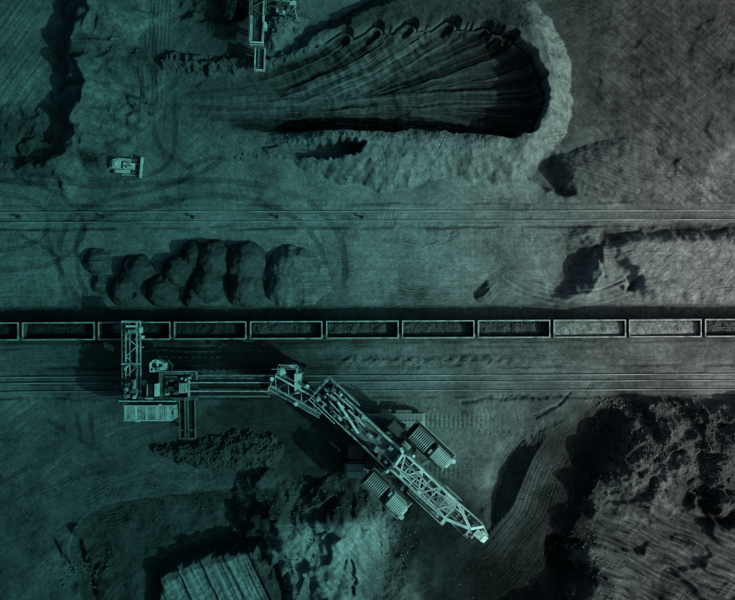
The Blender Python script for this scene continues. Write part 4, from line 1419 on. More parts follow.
# portal and mast
po = MB().beam(U(5, -16, ZD + .8), U(5, 10, ZD + .8), 2.6 * kd, 1.2).build('portal_beam', 'white', ex)
for v in (-15, 9):
    MB().beam(U(5, v, ZD - .9), U(5, v, ZD + .4), .7).build('portal_leg', 'white', po)
ms = MB().beam(U(5, 9, ZD), U(-4, 14, ZD + 5), .45).beam(U(5, 9, ZD), U(12, 16, ZD + 3.0), .45).beam(U(5, -12, ZD), U(2, -2, ZD + 5.5), .45).beam(U(5, 9, ZD), U(2, -2, ZD + 5.5), .45).build('mast', 'white', ex)
MB().beam(U(2, -2, ZD + 5.5), U(76, 9, ZD + 1.6), .16).build('stay_rope', 'pale', ms)
MB().beam(U(2, -2, ZD + 5.5), U(76, -8, ZD + 1.6), .16).build('stay_rope', 'pale', ms)
MB().beam(U(2, -2, ZD + 5.5), U(-60, 1, ZD + .6), .16).build('stay_rope', 'pale', ms)
# boom
bo = MB().box(6 * kd, 100 * kd, -3.4 * kd, 3.4 * kd, ZD - 1.2, ZD - .9).build('boom', 'dark', ex)
MB().box(6 * kd, 118 * kd, -2.2 * kd, 2.2 * kd, ZD - .899, ZD - .8).build('belt', 'black', bo)
zt, zb = ZD + 1.3, ZD - .9
for v0, v1 in ((10.6, 10.4), (-10.8, -9)):
    for z in (zb, zt):
        MB().beam(U(6, v0, z), U(78, v1, z), .36 if z == zt else .3).build('chord', 'white' if z == zt else 'pale', bo)
    lattice(bo, U(6, v0, zb), U(78, v1, zb), U(6, v0, zt), U(78, v1, zt), 9, .18, 'pale')
lattice(bo, U(6, 10.6, zt), U(78, 10.4, zt), U(6, -10.8, zt), U(78, -9, zt), 6, .26, 'white', cross=True)
lattice(bo, U(6, 10.6, zb), U(78, 10.4, zb), U(6, -10.8, zb), U(78, -9, zb), 9, .18, 'mid', cross=True)
MB().beam(U(8, 4.2, zt + .1), U(76, 4.0, zt + .1), .2).build('chord', 'pale', bo)
MB().beam(U(8, -4.5, zt + .1), U(76, -3.6, zt + .1), .2).build('chord', 'pale', bo)
lattice(bo, U(8, 4.2, zt + .1), U(76, 4.0, zt + .1), U(8, -4.5, zt + .1), U(76, -3.6, zt + .1), 13, .13, 'pale')
handrail('handrail', bo, [U(8, 12.6), U(56, 12.4)], ZD - .7, 1.0, False, 'mid', .08)
MB().box(8 * kd, 58 * kd, 11.3 * kd, 12.9 * kd, ZD - .85, ZD - .76).build('walkway', 'mid', bo)
for q_ in range(14):
    u_ = 10 + q_ * 6.6
    MB().cyl(U(u_, -2.6, ZD - .7), U(u_, 2.6, ZD - .7), .12, 8).build('idler_roller', 'pale', bo)
for (v0, v1) in ((6.8, 6.2), (-7.4, -6.6), (1.2, .8)):
    MB().beam(U(6, v0, zt + .35), U(100, v1 * .4, ZD + 1.6), .07).build('cable', 'pale', bo)
# boom platform on the left side
pl = MB().box(34 * kd, 82 * kd, -16.5 * kd, -11.4 * kd, ZD - .95, ZD - .75).build('boom_platform', 'mid', ex)
for k in range(9):
    MB().box((34.4 + k * 5.3) * kd, (39.2 + k * 5.3) * kd, -16.2 * kd, -11.6 * kd, ZD - .749, ZD - .69).build('grating', 'plate', pl)
handrail('handrail', pl, [U(34, -16.6), U(82, -16.6), U(82, -11)], ZD - .75, 1.0, False, 'pale', .1)
fl = MB().box(40 * kd, 80 * kd, -10.2 * kd, -4 * kd, ZD - .9, ZD - .78).build('boom_platform', 'mid', ex)
MB().box(66 * kd, 82 * kd, -4 * kd, 9 * kd, ZD - .88, ZD - .76).build('boom_platform', 'pale', ex)
MB().beam(U(82, -17, ZD - .5), U(82, -6, ZD - .5), .5, .6).build('platform_beam', 'white', ex)
rb = MB().box(58 * kd, 80 * kd, 12 * kd, 14.6 * kd, ZD - .9, ZD - .75).build('boom_walkway', 'mid', ex)
handrail('handrail', rb, [U(58, 14.8), U(80, 14.8)], ZD - .8, 1.0, False, 'pale', .1)
MB().beam(U(60, 10, ZD - 1), U(60, 14.6, ZD - 1), .2).beam(U(78, 10, ZD - 1), U(78, 14.6, ZD - 1), .2).build('bracket', 'mid', rb)
# head frame
hd = MB().beam(U(78, 10.4, zt), U(103, .8, ZD + 1.9), .5).beam(U(80, -9, zt), U(103, .8, ZD + 1.9), .5).beam(U(103, .8, ZD + 1.9), U(114, 10, ZD + .2), .45).beam(U(103, .8, ZD + 1.9), U(108, -8, ZD - .4), .35).build('head_frame', 'white', ex)
for (p_, q_, w_) in (((78, 10.4, ZD), (112, 11, ZD - .6), .28), ((112, 11, ZD - .6), (128, 5, ZD - 2.2), .32), ((80, -9, ZD - .6), (108, -11, ZD - 1.4), .24), ((108, -11, ZD - 1.4), (118, -6, ZD - 2.2), .24),
                     ((82, 4, ZD - .6), (124, 4.5, ZD - 2.0), .24), ((82, -4, ZD - .7), (118, -4, ZD - 2.0), .24), ((96, 10.8, ZD), (96, -10, ZD - 1), .2), ((108, 11, ZD - .5), (108, -11, ZD - 1.3), .26), ((86, 10.6, ZD), (96, 4, ZD - 1), .2), ((90, -9.6, ZD - 1), (100, -4, ZD - 1.2), .2)):
    MB().beam(U(*p_), U(*q_), w_).build('head_bar', 'pale', hd)
MB().box(106 * kd, 112 * kd, -11 * kd, -7.5 * kd, ZD - 1.7, ZD - .6).build('motor_house', 'mid', hd)
# bucket wheel at the tip
WH = Vector((117 * kd, 0, ZD - 3.0))
RW = 12.5 * kd
bw = MB().cyl(WH + Vector((0, -.35, 0)), WH + Vector((0, .35, 0)), RW * .72, 24).cyl(WH + Vector((0, -.9, 0)), WH + Vector((0, .9, 0)), .6, 14).build('bucket_wheel', 'mid', ex)
for k in range(9):
    a = 2 * math.pi * k / 9 + .2
    c = WH + Vector((math.cos(a), 0, math.sin(a))) * RW * .88
    R_ = Matrix.Rotation(-a, 3, 'Y')
    mb = MB()
    prof = [(-.55, -.55), (.35, -.7), (.55, .5), (.1, .75), (-.55, .5)]
    b0 = len(mb.v)
    for y in (-.62, .62):
        for (x, z) in prof:
            mb.v.append(tuple(c + R_ @ Vector((x, y, z))))
    n = len(prof)
    mb.f += [tuple(range(n))[::-1], tuple(range(n, 2 * n))] + [(i, (i + 1) % n, n + (i + 1) % n, n + i) for i in range(n)]
    mb.build('bucket', 'white' if k in (0, 1) else 'pale', bw)
for (u, v, s1, s2, z, mt) in ((121, 3.5, 5, 4, -1.6, 'white'), (125, 2.5, 4, 5, -2.2, 'white'), (112, 5, 5, 3, -1.2, 'pale'), (110, -3.5, 4, 3, -1.3, 'pale'), (115, -6, 4, 4, -1.8, 'pale'), (104, 5, 4, 3, -.6, 'mid')):
    MB().rbox(U(u, v, ZD + z), (s1 * kd, s2 * kd, .9)).rbox(U(u + .5, v, ZD + z + .55), (s1 * kd * .5, s2 * kd * .6, .3)).build('drive_unit', mt, hd)


# engine houses on both sides
def engine_house(u, v, l, w, z0, h, nslat, m, lab=None):
    l *= kd; w *= kd
    c = U(u, v, 0)
    e = MB().box(-l / 2, l / 2, -w / 2, w / 2, z0, z0 + h).build('engine_house', m, ex, (c.x, c.y, 0))
    if lab: e['label'] = lab
    t = l / nslat
    sm = MB().hexa([(-t * .30, -w / 2 + .12, z0 + h), (t * .30, -w / 2 + .12, z0 + h), (t * .30, w / 2 - .12, z0 + h), (-t * .30, w / 2 - .12, z0 + h),
                    (-t * .26, -w / 2 + .15, z0 + h + .25), (t * .26, -w / 2 + .15, z0 + h + .25), (t * .26, w / 2 - .15, z0 + h + .25), (-t * .26, w / 2 - .15, z0 + h + .25)]).mesh('roof_slat', 'pale' if m != 'white' else 'white')
    for k in range(nslat):
        put('roof_slat', sm, e, (-l / 2 + (k + .5) * t, 0, 0))
    fr = MB()
    for s in (-1, 1):
        fr.box(-l / 2 - .06, l / 2 + .06, s * (w / 2) - .08, s * (w / 2) + .08, z0 + h - .1, z0 + h + .22)
        fr.box(s * l / 2 - .08, s * l / 2 + .08, -w / 2 + .081, w / 2 - .081, z0 + h - .1, z0 + h + .217)
    fr.build('roof_frame', 'pale' if m != 'dark' else 'mid', e)
    return e


ZS = ZD + 1.0
for s in (1, -1):
    MB().box(-6 * kd, 46 * kd, (s * 32 - 10.5) * kd, (s * 32 + 10.5) * kd, ZS - 2.3, ZS - 2.0).build('side_deck', 'dark', ex)
    MB().beam(U(6, s * 8, ZD - 1.2), U(6, s * 36, ZS - 2.5), .7, .7).beam(U(26, 0, ZD - 1.2), U(34, s * 36, ZS - 2.5), .6, .6).build('outrigger', 'mid', ex)
    engine_house(8 if s > 0 else 6, s * 32.5, 21, 16, ZS - 2.0, 2.0, 10, 'dark', 'dark engine house with a slatted roof')
    e2 = engine_house(34, s * 32.2, 17, 13.5, ZS - 2.0, 2.6, 9, 'white', 'pale engine house with a slatted roof')
    MB().prism([(17 * kd / 2, -5 * kd), (17 * kd / 2 + .55, -3.4 * kd), (17 * kd / 2 + .55, 3.4 * kd), (17 * kd / 2, 5 * kd)], 'z', ZS - 2, ZS + .4).build('nose', 'white', e2)
    MB().rbox((-10.5 * kd, -s * 3 * kd, ZS - .7), (4.5 * kd, 5 * kd, 2.4)).build('air_intake', 'white', e2)
    y = s * 43.5
    handrail('handrail', ex, [(*U(-6, y)[:2], ZS - 2), (*U(46, y)[:2], ZS - 2), (*U(46, s * 22)[:2], ZS - 2)], None, 1.1, False, 'pale', .11)
    handrail('handrail', ex, [(*U(-6, y)[:2], ZS - 2), (*U(-6, s * 22)[:2], ZS - 2), (*U(22, s * 22)[:2], ZS - 2)], None, 1.1, False, 'mid', .1)
    MB().cyl(U(46, s * 38, ZS - 2), U(46, s * 38, ZS + .2), .3, 10).cyl(U(46, s * 38, ZS + .2), U(46, s * 38, ZS + .5), .42, 10).build('exhaust', 'white', ex)
MB().rbox(U(-18, 22, ZD - .6), (15 * kd, 10 * kd, 2.2)).rbox(U(-18, 22, ZD + .55), (13 * kd, 8 * kd, .14)).build('operator_cabin', 'dark', ex)
MB().rbox(U(-9.6, 22, ZD - .3), (.5, 8 * kd, 1.2)).build('cabin_window', 'glass', ex)
MB().beam(U(-18, 11, ZD - 1.3), U(-18, 24, ZD - 1.9), .9, .5).build('cabin_bracket', 'mid', ex)
MB().rbox(U(2, 17, ZD - .2), (9 * kd, 5 * kd, 1.3)).rbox(U(2, 17, ZD + .5), (6 * kd, 3 * kd, .2)).build('motor_house', 'pale', ex)
MB().beam(U(2, 8, ZD - 1), U(2, 18, ZD - 1), .5, .4).build('bracket', 'mid', ex)

# ------------------------------------------------------------------ discharge boom of the excavator (29 degrees)
ZB = 8.2
kb = S * (1 - (ZB + .5) / HC)
A0, A1 = wl(273.0, 380.5, ZB), wl(324, 408.5, ZB + .6)
ax = (A1 - A0).normalized()
nx = Vector((-ax.y, ax.x, 0)).normalized()
db = MB().beam(A0 + ax * .3 - Vector((0, 0, .5)), A1 + ax * 3 - Vector((0, 0, .5)), 1.5, .35).build('discharge_boom', 'dark', ex)
MB().beam(A0 + Vector((0, 0, -.2)), A1 + ax * 3 + Vector((0, 0, -.2)), 1.1, .12).build('belt', 'black', db)
for s in (-1, 1):
    MB().beam(A0 + nx * s * .95 + Vector((0, 0, .5)), A1 + nx * s * .95 + Vector((0, 0, .5)), .3 if s > 0 else .22).build('chord', 'white' if s > 0 else 'pale', db)
    MB().beam(A0 + nx * s * .95 - Vector((0, 0, .5)), A1 + nx * s * .95 - Vector((0, 0, .5)), .22).build('chord', 'pale', db)
    lattice(db, A0 + nx * s * .95 - Vector((0, 0, .5)), A1 + nx * s * .95 - Vector((0, 0, .5)), A0 + nx * s * .95 + Vector((0, 0, .5)), A1 + nx * s * .95 + Vector((0, 0, .5)), 10, .12, 'pale')
    wk = MB().beam(A0 + nx * s * 1.55 - Vector((0, 0, .6)), A1 + nx * s * 1.55 - Vector((0, 0, .6)), .75, .1).build('walkway', 'mid', db)
    z = A0.z - .55
    handrail('handrail', db, [A0 + nx * s * 1.62 + Vector((0, 0, -.55)), A1 + nx * s * 1.75 + Vector((0, 0, -.55))], None, 1.0, False, 'pale', .11)
lattice(db, A0 + nx * .95 + Vector((0, 0, .55)), A1 + nx * .95 + Vector((0, 0, .55)), A0 - nx * .95 + Vector((0, 0, .55)), A1 - nx * .95 + Vector((0, 0, .55)), 8, .14, 'pale')
MB().beam(A0 - nx * 1.75 + Vector((0, 0, .3)), A0 + nx * 1.75 + Vector((0, 0, .3)), .18).build('end_bar', 'pale', db)
for (px, py) in ((272, 379), (307.5, 386.5), (296, 404)):
    q = wl(px, py, ZB + 1.6)
    MB().cyl((q.x, q.y, ZB - .6), (q.x, q.y, ZB + 1.4), .08, 6).cyl((q.x, q.y, ZB + 1.4), (q.x, q.y, ZB + 1.75), .36, 12).build('floodlight', 'white', db)

# ------------------------------------------------------------------ conveyor bridge
zc = 7.0
yc0 = P(190, 386, zc + .5); yc1 = P(284, 385.6, zc + .5)
br = empty('conveyor_bridge', (yc0.x, yc0.y, 0), 0, 'long horizontal belt bridge with walkways joining loader and excavator', 'conveyor')
LB = yc1.x - yc0.x
kk = S * (1 - zc / HC)
MB().box(0, LB, -3.2 * kk, 3.2 * kk, zc - 1.0, zc - .6).build('frame', 'dark', br)
MB().box(0, LB, -1.5 * kk, 1.9 * kk, zc - .599, zc - .5).build('belt', 'black', br)
for (v, w, mt) in ((3.2, .22, 'pale'), (-5.2, .22, 'pale'), (9.6, .16, 'mid'), (-10.0, .2, 'mid')):
    MB().beam((0, v * kk, zc + .2), (LB - (2.5 if v < 0 else 0), v * kk, zc + .2), w, .5).build('girder', mt, br)
for (v, w) in ((6.2, 4.2), (-7.6, 3.6)):
    wk = MB().box(0, LB, (v - w / 2) * kk, (v + w / 2) * kk, zc - .5, zc - .4).build('walkway', 'dark', br)
    for k in range(12):
        MB().box(LB * k / 12 + .05, LB * (k + 1) / 12 - .05, (v - w / 2 + .4) * kk, (v + w / 2 - .4) * kk, zc - .399, zc - .34).build('grating', 'mid', wk)
handrail('handrail', br, [(0, 10.6 * kk), (LB - .5, 10.6 * kk)], zc - .5, 1.0, False, 'pale', .1)
handrail('handrail', br, [(0, -10.8 * kk), (LB - 2.5, -10.8 * kk)], zc - .5, 1.0, False, 'pale', .1)
for k in range(14):
    x = LB * (k + .5) / 14
    MB().beam((x, -10.5 * kk, zc - .7), (x, 10.4 * kk, zc - .7), .16).build('cross_beam', 'mid', br)
MB().beam((3, 0, zc - 1), (3, 0, -0.2), .5).build('support_leg', 'dark', br)
# transfer frame at the right end
tf0 = P(287, 374, zc + 2)


def bp(px, py, z):
    p = P(px, py, z)
    return Vector((p.x - yc0.x, p.y - yc0.y, z))


tf = MB().beam(bp(278.5, 366, zc + 1.6), bp(297, 366.5, zc + 1.6), .6, .5).beam(bp(279, 366, zc + 1.6), bp(279, 374, zc + 1.6), .5, .5).beam(bp(297, 366.5, zc + 1.6), bp(297.5, 386, zc + 1.6), .4, .5).build('transfer_frame', 'pale', br)
p_, q_ = bp(299, 388, 0), bp(305, 369, 0)
MB().box(p_.x, q_.x, p_.y, q_.y, zc - .5, zc + 1.9).build('transfer_house', 'white', br)
p_, q_ = bp(284, 386, 0), bp(296, 369, 0)
MB().box(p_.x, q_.x, p_.y, q_.y, zc - 1.4, zc + .2).build('chute', 'dark', br)
MB().rbox(bp(282, 371.5, zc + 1.2), (1.0, 1.2, 1.2), .5).build('motor', 'white', br)
for (px, py) in ((280, 367), (303, 370), (303, 387), (281, 395)):
    q = bp(px, py, zc)
    MB().beam((q.x, q.y, -.4), (q.x, q.y, zc - .4), .45).build('support_leg', 'dark', br)
MB().beam(bp(280, 395, zc - .6), bp(303, 387, zc - .6), .4).beam(bp(280, 367, zc - .6), bp(303, 370, zc - .6), .4).beam(bp(303, 370, zc - .6), bp(303, 387, zc - .6), .4).beam(bp(280, 367, zc - .6), bp(280, 395, zc - .6), .4).build('base_frame', 'mid', br)
handrail('handrail', br, [bp(278, 364.5, 0)[:2], bp(298, 364.5, 0)[:2]], zc + 1.8, .8, False, 'pale', .1)

# ------------------------------------------------------------------ wagon loader
ZL = 7.5
l0 = P(160, 386, ZL)
ld = empty('wagon_loader', (l0.x, l0.y, 0), 0, 'rail-mounted loader with lattice boom reaching up over a wagon', 'loader')


def LP(px, py, z=ZL):
    p = P(px, py, z)
    return Vector((p.x - l0.x, p.y - l0.y, z))


def lbox(mb, px0, px1, py0, py1, z0, z1, zr=None):
    a_, b_ = LP(px0, py1, zr or ZL), LP(px1, py0, zr or ZL)
    return mb.box(a_.x, b_.x, a_.y, b_.y, z0, z1)


# bogies and legs on the rails
for px in (130, 158, 188):
    for py0, wy in ((377.0, 1.0), (391.4, 1.0)):
        p = P(px, py0 - 3.5 * px / 735 * .3, 0)
        x, y = p.x - l0.x, p.y - l0.y
        b = MB().box(x - 1.1, x + 1.1, y - .28, y + .28, .55, 1.2).build('bogie', 'dark', ld)
        for dx in (-.7, .7):
            MB().cyl((x + dx, y - .12, .62), (x + dx, y + .12, .62), .38, 14).build('wheel', 'mid', b)
        q = LP(px, py0, ZL)
        MB().beam((x, y, 1.2), (x, q.y, ZL - .8), .5, .5).build('leg', 'dark', ld)
fr = lbox(MB(), 128, 197, 379, 399, ZL - .9, ZL - .6).build('platform', 'dark', ld)
for (a, b, c, d, mt) in ((159, 198, 370.8, 374.6, 'mid'), (159, 163, 374.7, 397, 'mid'), (138, 198, 397.2, 400.2, 'mid'), (195.5, 198, 374.7, 380, 'mid'), (188, 190, 380, 397, 'pale')):
    bm = lbox(MB(), a, b, c, d, ZL - .2, ZL + .25).build('platform_beam', mt, ld)
handrail('handrail', ld, [LP(159, 370.8)[:2], LP(198, 370.8)[:2], LP(198, 379)[:2]], ZL + .25, 1.0, False, 'pale', .09)
handrail('handrail', ld, [LP(120, 400.5)[:2], LP(176, 400.8)[:2]], ZL - .1, .9, False, 'white', .13)
lbox(MB(), 119, 176, 399.6, 402, ZL - .6, ZL - .45).build('walkway', 'mid', ld)
cb = lbox(MB(), 150.5, 157.4, 383, 394.8, ZL - .6, ZL + 1.6).build('machine_cabin', 'black', ld)
lbox(MB(), 157.45, 160.4, 382.6, 395.2, ZL - .6, ZL + 1.9).build('side_panel', 'white', cb)
lbox(MB(), 149.6, 150.45, 382.6, 395.2, ZL - .6, ZL + 1.8).build('side_panel', 'pale', cb)
lbox(MB(), 181, 187.5, 382.3, 392.2, ZL - .6, ZL + 1.5).build('switch_house', 'pale', ld)
for (px, py, s1, s2, mt) in ((182, 378.5, 3, 2.4, 'white'), (186, 379.5, 2, 3, 'white'), (189.5, 377.6, 2.6, 2.4, 'pale'), (170, 388, 7, 5, 'dark'), (172, 380, 4, 3, 'mid'), (176, 393, 5, 3, 'mid'), (167, 394, 4, 3, 'pale'), (144.5, 383, 4, 5, 'pale'), (145, 380.5, 3, 1.5, 'white'), (166, 383, 3, 5, 'dark'), (177, 385, 3, 3, 'mid'),
                             (141, 397.5, 9, 2, 'pale'), (150, 398, 8, 1.8, 'pale'), (128, 396, 5, 4, 'pale'), (133, 391, 5, 5, 'mid'), (127, 389, 4, 4, 'pale'), (135, 396.5, 3, 4, 'white'), (129, 383.5, 4, 4, 'mid'), (134.8, 384, 3, 9, 'pale'), (125.5, 393, 3, 6, 'mid')):
    zz = rnd.uniform(.5, 1.5)
    MB().rbox(LP(px, py, ZL - .6 + zz / 2), (s1 * .17, s2 * .17, zz), rnd.uniform(-.2, .2)).rbox(LP(px, py, ZL - .5 + zz), (s1 * .1, s2 * .1, .3)).build('equipment_box', mt, ld)
for i in range(9):
    a, b = (rnd.uniform(164, 180), rnd.uniform(376, 396)), (rnd.uniform(164, 180), rnd.uniform(376, 396))
    MB().beam(LP(*a, ZL + .3), LP(*b, ZL + rnd.uniform(.3, .9)), .14).build('brace', 'mid', ld)
lbox(MB(), 126, 139, 380, 400, ZL - .6, ZL - .4).build('boom_base', 'mid', ld)
# driver's cab cluster
cab = MB()
pts = [(151, 372), (150.8, 363), (155, 359.2), (160, 359.6), (166.5, 363), (167, 369.5), (158, 371.4)]
cab.prism([(LP(a, b).x, LP(a, b).y) for a, b in pts][::-1], 'z', ZL - 1.2, ZL + 1.0)
cb = cab.build('driver_cab', 'white', ld)
for (a, b, c, d) in ((154, 158, 362.5, 367), (160.5, 164, 363.5, 366.5), (152.6, 154.4, 368, 370.2), (156, 158, 360.4, 361.5)):
    lbox(MB(), a, b, c, d, ZL + 1.0, ZL + 1.06).build('window', 'glass', cb)
lbox(MB(), 159, 162, 366.8, 370.6, ZL + 1.001, ZL + 1.5).build('roof_unit', 'pale', cb)
MB().beam(LP(163, 372, ZL - .9), LP(158, 366, ZL - .9), .9, .5).beam(LP(163, 374, ZL - .4), LP(163, 370, ZL - .9), .8, .5).build('cab_bracket', 'mid', ld)
handrail('handrail', ld, [LP(168, 360)[:2], LP(173, 366)[:2], LP(172, 371)[:2]], ZL - .8, 1.0, False, 'mid', .1)
lbox(MB(), 163, 173, 364, 372, ZL - 1.0, ZL - .85).build('cab_walkway', 'dark', ld)
# loading boom over the train
zb_ = 6.6
lb = MB().beam(LP(131.5, 398, zb_ - .2), LP(131.2, 323, zb_ - .2), 1.0, .25).build('loading_boom', 'dark', ld)
MB().beam(LP(131.5, 398, zb_), LP(131.2, 323, zb_), .8, .12).build('belt', 'black', lb)
for x0, x1, w, mt in ((122.3, 121.8, .2, 'mid'), (126, 125.7, .24, 'pale'), (137.2, 136.8, .26, 'pale'), (141, 140.4, .24, 'pale'), (130, 129.6, .18, 'pale')):
    MB().beam(LP(x0, 397, zb_ + .5), LP(x1, 322, zb_ + .5), w).build('chord', mt, lb)
for x0, x1 in ((126, 125.7), (137.2, 136.8)):
    MB().beam(LP(x0, 397, zb_ - .5), LP(x1, 322, zb_ - .5), .2).build('chord', 'mid', lb)
    lattice(lb, LP(x0, 397, zb_ - .5), LP(x1, 322, zb_ - .5), LP(x0, 397, zb_ + .5), LP(x1, 322, zb_ + .5), 12, .12, 'mid')
lattice(lb, LP(126, 397, zb_ + .5), LP(125.7, 326, zb_ + .5), LP(137.2, 397, zb_ + .5), LP(136.8, 326, zb_ + .5), 7, .16, 'pale')
lattice(lb, LP(122.3, 397, zb_ + .45), LP(121.8, 322, zb_ + .45), LP(126, 397, zb_ + .45), LP(125.7, 322, zb_ + .45), 14, .1, 'mid')
lattice(lb, LP(137.2, 397, zb_ + .45), LP(136.8, 322, zb_ + .45), LP(141, 397, zb_ + .45), LP(140.4, 322, zb_ + .45), 14, .1, 'mid')
MB().beam(LP(121.6, 321.6, zb_ + .4), LP(140.6, 321.6, zb_ + .4), .35, .5).build('end_beam', 'pale', lb)
MB().beam(LP(121.6, 364, zb_ + .6), LP(140.6, 364, zb_ + .6), .4, .4).build('cross_beam', 'pale', lb)
MB().beam(LP(124, 370, zb_ + 1.4), LP(130.5, 364, zb_ + .6), .25).beam(LP(138, 370, zb_ + 1.4), LP(131.5, 364, zb_ + .6), .25).build('stay', 'pale', lb)
a_, b_ = LP(126.4, 334, zb_), LP(136.4, 326, zb_)
hd2 = MB().box(a_.x, b_.x, a_.y, b_.y, zb_ - 1.4, zb_ + .75).build('chute_head', 'mid', lb)
MB().cyl(LP(128.5, 331, zb_ + 1.0), LP(135, 331, zb_ + 1.0), .34, 12).build('head_drum', 'pale', hd2)
MB().beam(LP(126, 326.3, zb_ + .95), LP(137, 326.3, zb_ + .95), .3).build('head_bar', 'white', hd2)
MB().rbox(LP(141, 330, zb_ + .4), (.45, 1.0, .9)).rbox(LP(142.8, 337, zb_ + .2), (.5, .5, .5)).beam(LP(139, 330, zb_), LP(143, 330, zb_), .2).beam(LP(139, 337, zb_), LP(143, 337, zb_), .2).beam(LP(139, 347.5, zb_), LP(144, 347, zb_), .15).build('drive_unit', 'white', lb)
# counterweight house with ribbed roof
zh = ZL + .2
kx = S * (1 - (zh + 1) / HC)
c0 = LP(149.3, 413, zh + 1)
cw = MB().prism([(-25.4 * kx, -7.9 * kx), (23 * kx, -7.9 * kx), (25.4 * kx, -6 * kx), (25.4 * kx, 7.7 * kx), (-25.4 * kx, 7.7 * kx)], 'z', ZL - 2.2, zh + 1).build('counterweight_house', 'pale', ld, (c0.x, c0.y, 0))
for k in range(22):
    x = (-24.6 + k * 2.12) * kx
    MB().box(x, x + 1.9 * kx, -6.9 * kx, 6.7 * kx, zh + 1.0, zh + 1.07 + .03 * (k % 3)).build('roof_panel', 'pale' if k % 5 else 'white', cw)
for (y0, y1) in ((-7.9, -7.0), (6.8, 7.7)):
    MB().box(-25.3 * kx, 22.8 * kx, y0 * kx, y1 * kx, zh + 1.001, zh + 1.16).build('roof_edge', 'white', cw)
MB().box(22.7 * kx, 24.2 * kx, -1.6 * kx, 2.4 * kx, zh + 1.0, zh + 1.05).build('roof_vent', 'dark', cw)
MB().rbox((11 * kx, 8.1 * kx, zh + .9), (.5, .3, .4)).rbox((-12 * kx, -8.2 * kx, zh + .9), (.7, .3, .4)).build('lifting_lug', 'white', cw)
MB().beam(LP(140, 408, ZL - 1.5), LP(140, 398, ZL - .8), .5).beam(LP(165, 408, ZL - 1.5), LP(165, 398, ZL - .8), .5).build('house_bracket', 'mid', ld)
# twin belts down towards the coal heap
for (xa, xb, mt) in ((179.5, 185, 'mid'), (188.2, 195, 'mid')):
    zz0, zz1 = ZL - .3, 4.6
    xm = (xa + xb) / 2
    tb = MB().beam(LP(xm, 398, zz0 - .2), LP(xm + .6, 438, zz1 - .2), (xb - xa) * .17, .2).build('feeder_belt', 'black', ld)
    for x in (xa, xb):
        MB().beam(LP(x, 398, zz0 + .1), LP(x + .6, 438.4, zz1 + .1), .14, .5).build('side_girder', 'mid', tb)
    handrail('handrail', tb, [LP(xb + .5, 399, zz0), LP(xb + 1.1, 438, zz1)], None, .9, False, 'mid', .09)
    MB().beam(LP(xa, 438.3, zz1 + .1), LP(xb + 1, 438.3, zz1 + .1), .3, .4).build('tail_drum', 'mid', tb)
MB().beam(LP(181.5, 430, 5), LP(195, 430, 5), .3).build('tie_beam', 'mid', ld)
MB().beam(LP(188, 432, 4.9), LP(188.4, 432, 0.2), .35).build('support_leg', 'dark', ld)

# ------------------------------------------------------------------ bulldozer
dz = P(123.5, 165.5, 1.5)
bd = empty('bulldozer', (dz.x, dz.y, gz(dz.x, dz.y)), math.radians(-5), 'pale bulldozer with its blade to the right at the foot of the ridge', 'bulldozer')
for s in (-1, 1):
    c = MB().prism([(-2.1, .05), (1.7, .05), (2.25, .5), (2.2, .8), (1.6, 1.05), (-1.9, 1.15), (-2.5, .8), (-2.5, .5)], 'y', s * 1.08 - .28, s * 1.08 + .28).build('crawler_track', 'dark', bd)
    pm = MB().box(-.13, .13, s * 1.08 - .33, s * 1.08 + .33, 0, .1).mesh('track_shoe', 'mid')
    for k in range(12):
        put('track_shoe', pm, c, (-1.75 + k * .3, 0, 1.12 - .025 * k / 3))
        put('track_shoe', pm, c, (-2.0 + k * .33, 0, -.05))
    MB().cyl((-1.8, s * 1.38, .6), (-1.8, s * 1.42, .6), .42, 14).build('sprocket', 'mid', c)
    MB().cyl((1.6, s * 1.38, .55), (1.6, s * 1.42, .55), .38, 14).build('idler', 'mid', c)
    MB().box(-1.5, 1.2, s * .98 - .35, s * .98 + .35, 1.27, 1.36).build('fender', 'dozer', bd)
    MB().beam((-.5, s * 1.5, .45), (2.75, s * 1.35, .45), .2, .3).build('push_arm', 'dozer', bd)
    MB().cyl((1.4, s * .55, 1.3), (2.72, s * .5, .95), .09, 8).build('lift_cylinder', 'mid', bd)
MB().box(-2.2, 1.9, -.74, .74, .5, 1.3).build('hull', 'dark', bd)
hood = MB().hexa([(.1, -.68, 1.3), (2.0, -.58, 1.3), (2.0, .58, 1.3), (.1, .68, 1.3), (.1, -.62, 2.15), (1.95, -.5, 1.95), (1.95, .5, 1.95), (.1, .62, 2.15)]).build('hood', 'dozer', bd)
MB().box(.5, 1.6, -.06, .06, 2.0, 2.16).build('hood_ridge', 'dark', hood)
MB().cyl((1.1, .3, 2.0), (1.1, .3, 2.75), .08, 10).build('exhaust', 'dark', hood)
MB().cyl((.7, -.3, 2.0), (.7, -.3, 2.45), .13, 10).build('air_filter', 'dark', hood)
cabm = MB().hexa([(-1.45, -.8, 1.3), (.08, -.8, 1.3), (.08, .8, 1.3), (-1.45, .8, 1.3), (-1.35, -.7, 2.95), (-.1, -.7, 2.95), (-.1, .7, 2.95), (-1.35, .7, 2.95)]).build('cab', 'glass', bd)
MB().box(-1.5, .0, -.82, .82, 2.951, 3.08).build('cab_roof', 'dozer', cabm)
MB().box(-1.1, -.5, -.4, .4, 3.081, 3.22).build('air_conditioner', 'white', cabm)
for s in (-1, 1):
    for x in (-1.42, -.02):
        MB().beam((x, s * .78, 1.3), (x + (.05 if x < -1 else -.06), s * .72, 2.95), .1).build('cab_pillar', 'dozer', cabm)
MB().box(-2.3, -1.46, -.75, .75, 1.3, 1.95).build('fuel_tank', 'dozer', bd)
MB().box(-2.75, -2.3, -.6, .6, .6, 1.0).build('ripper_mount', 'dark', bd)
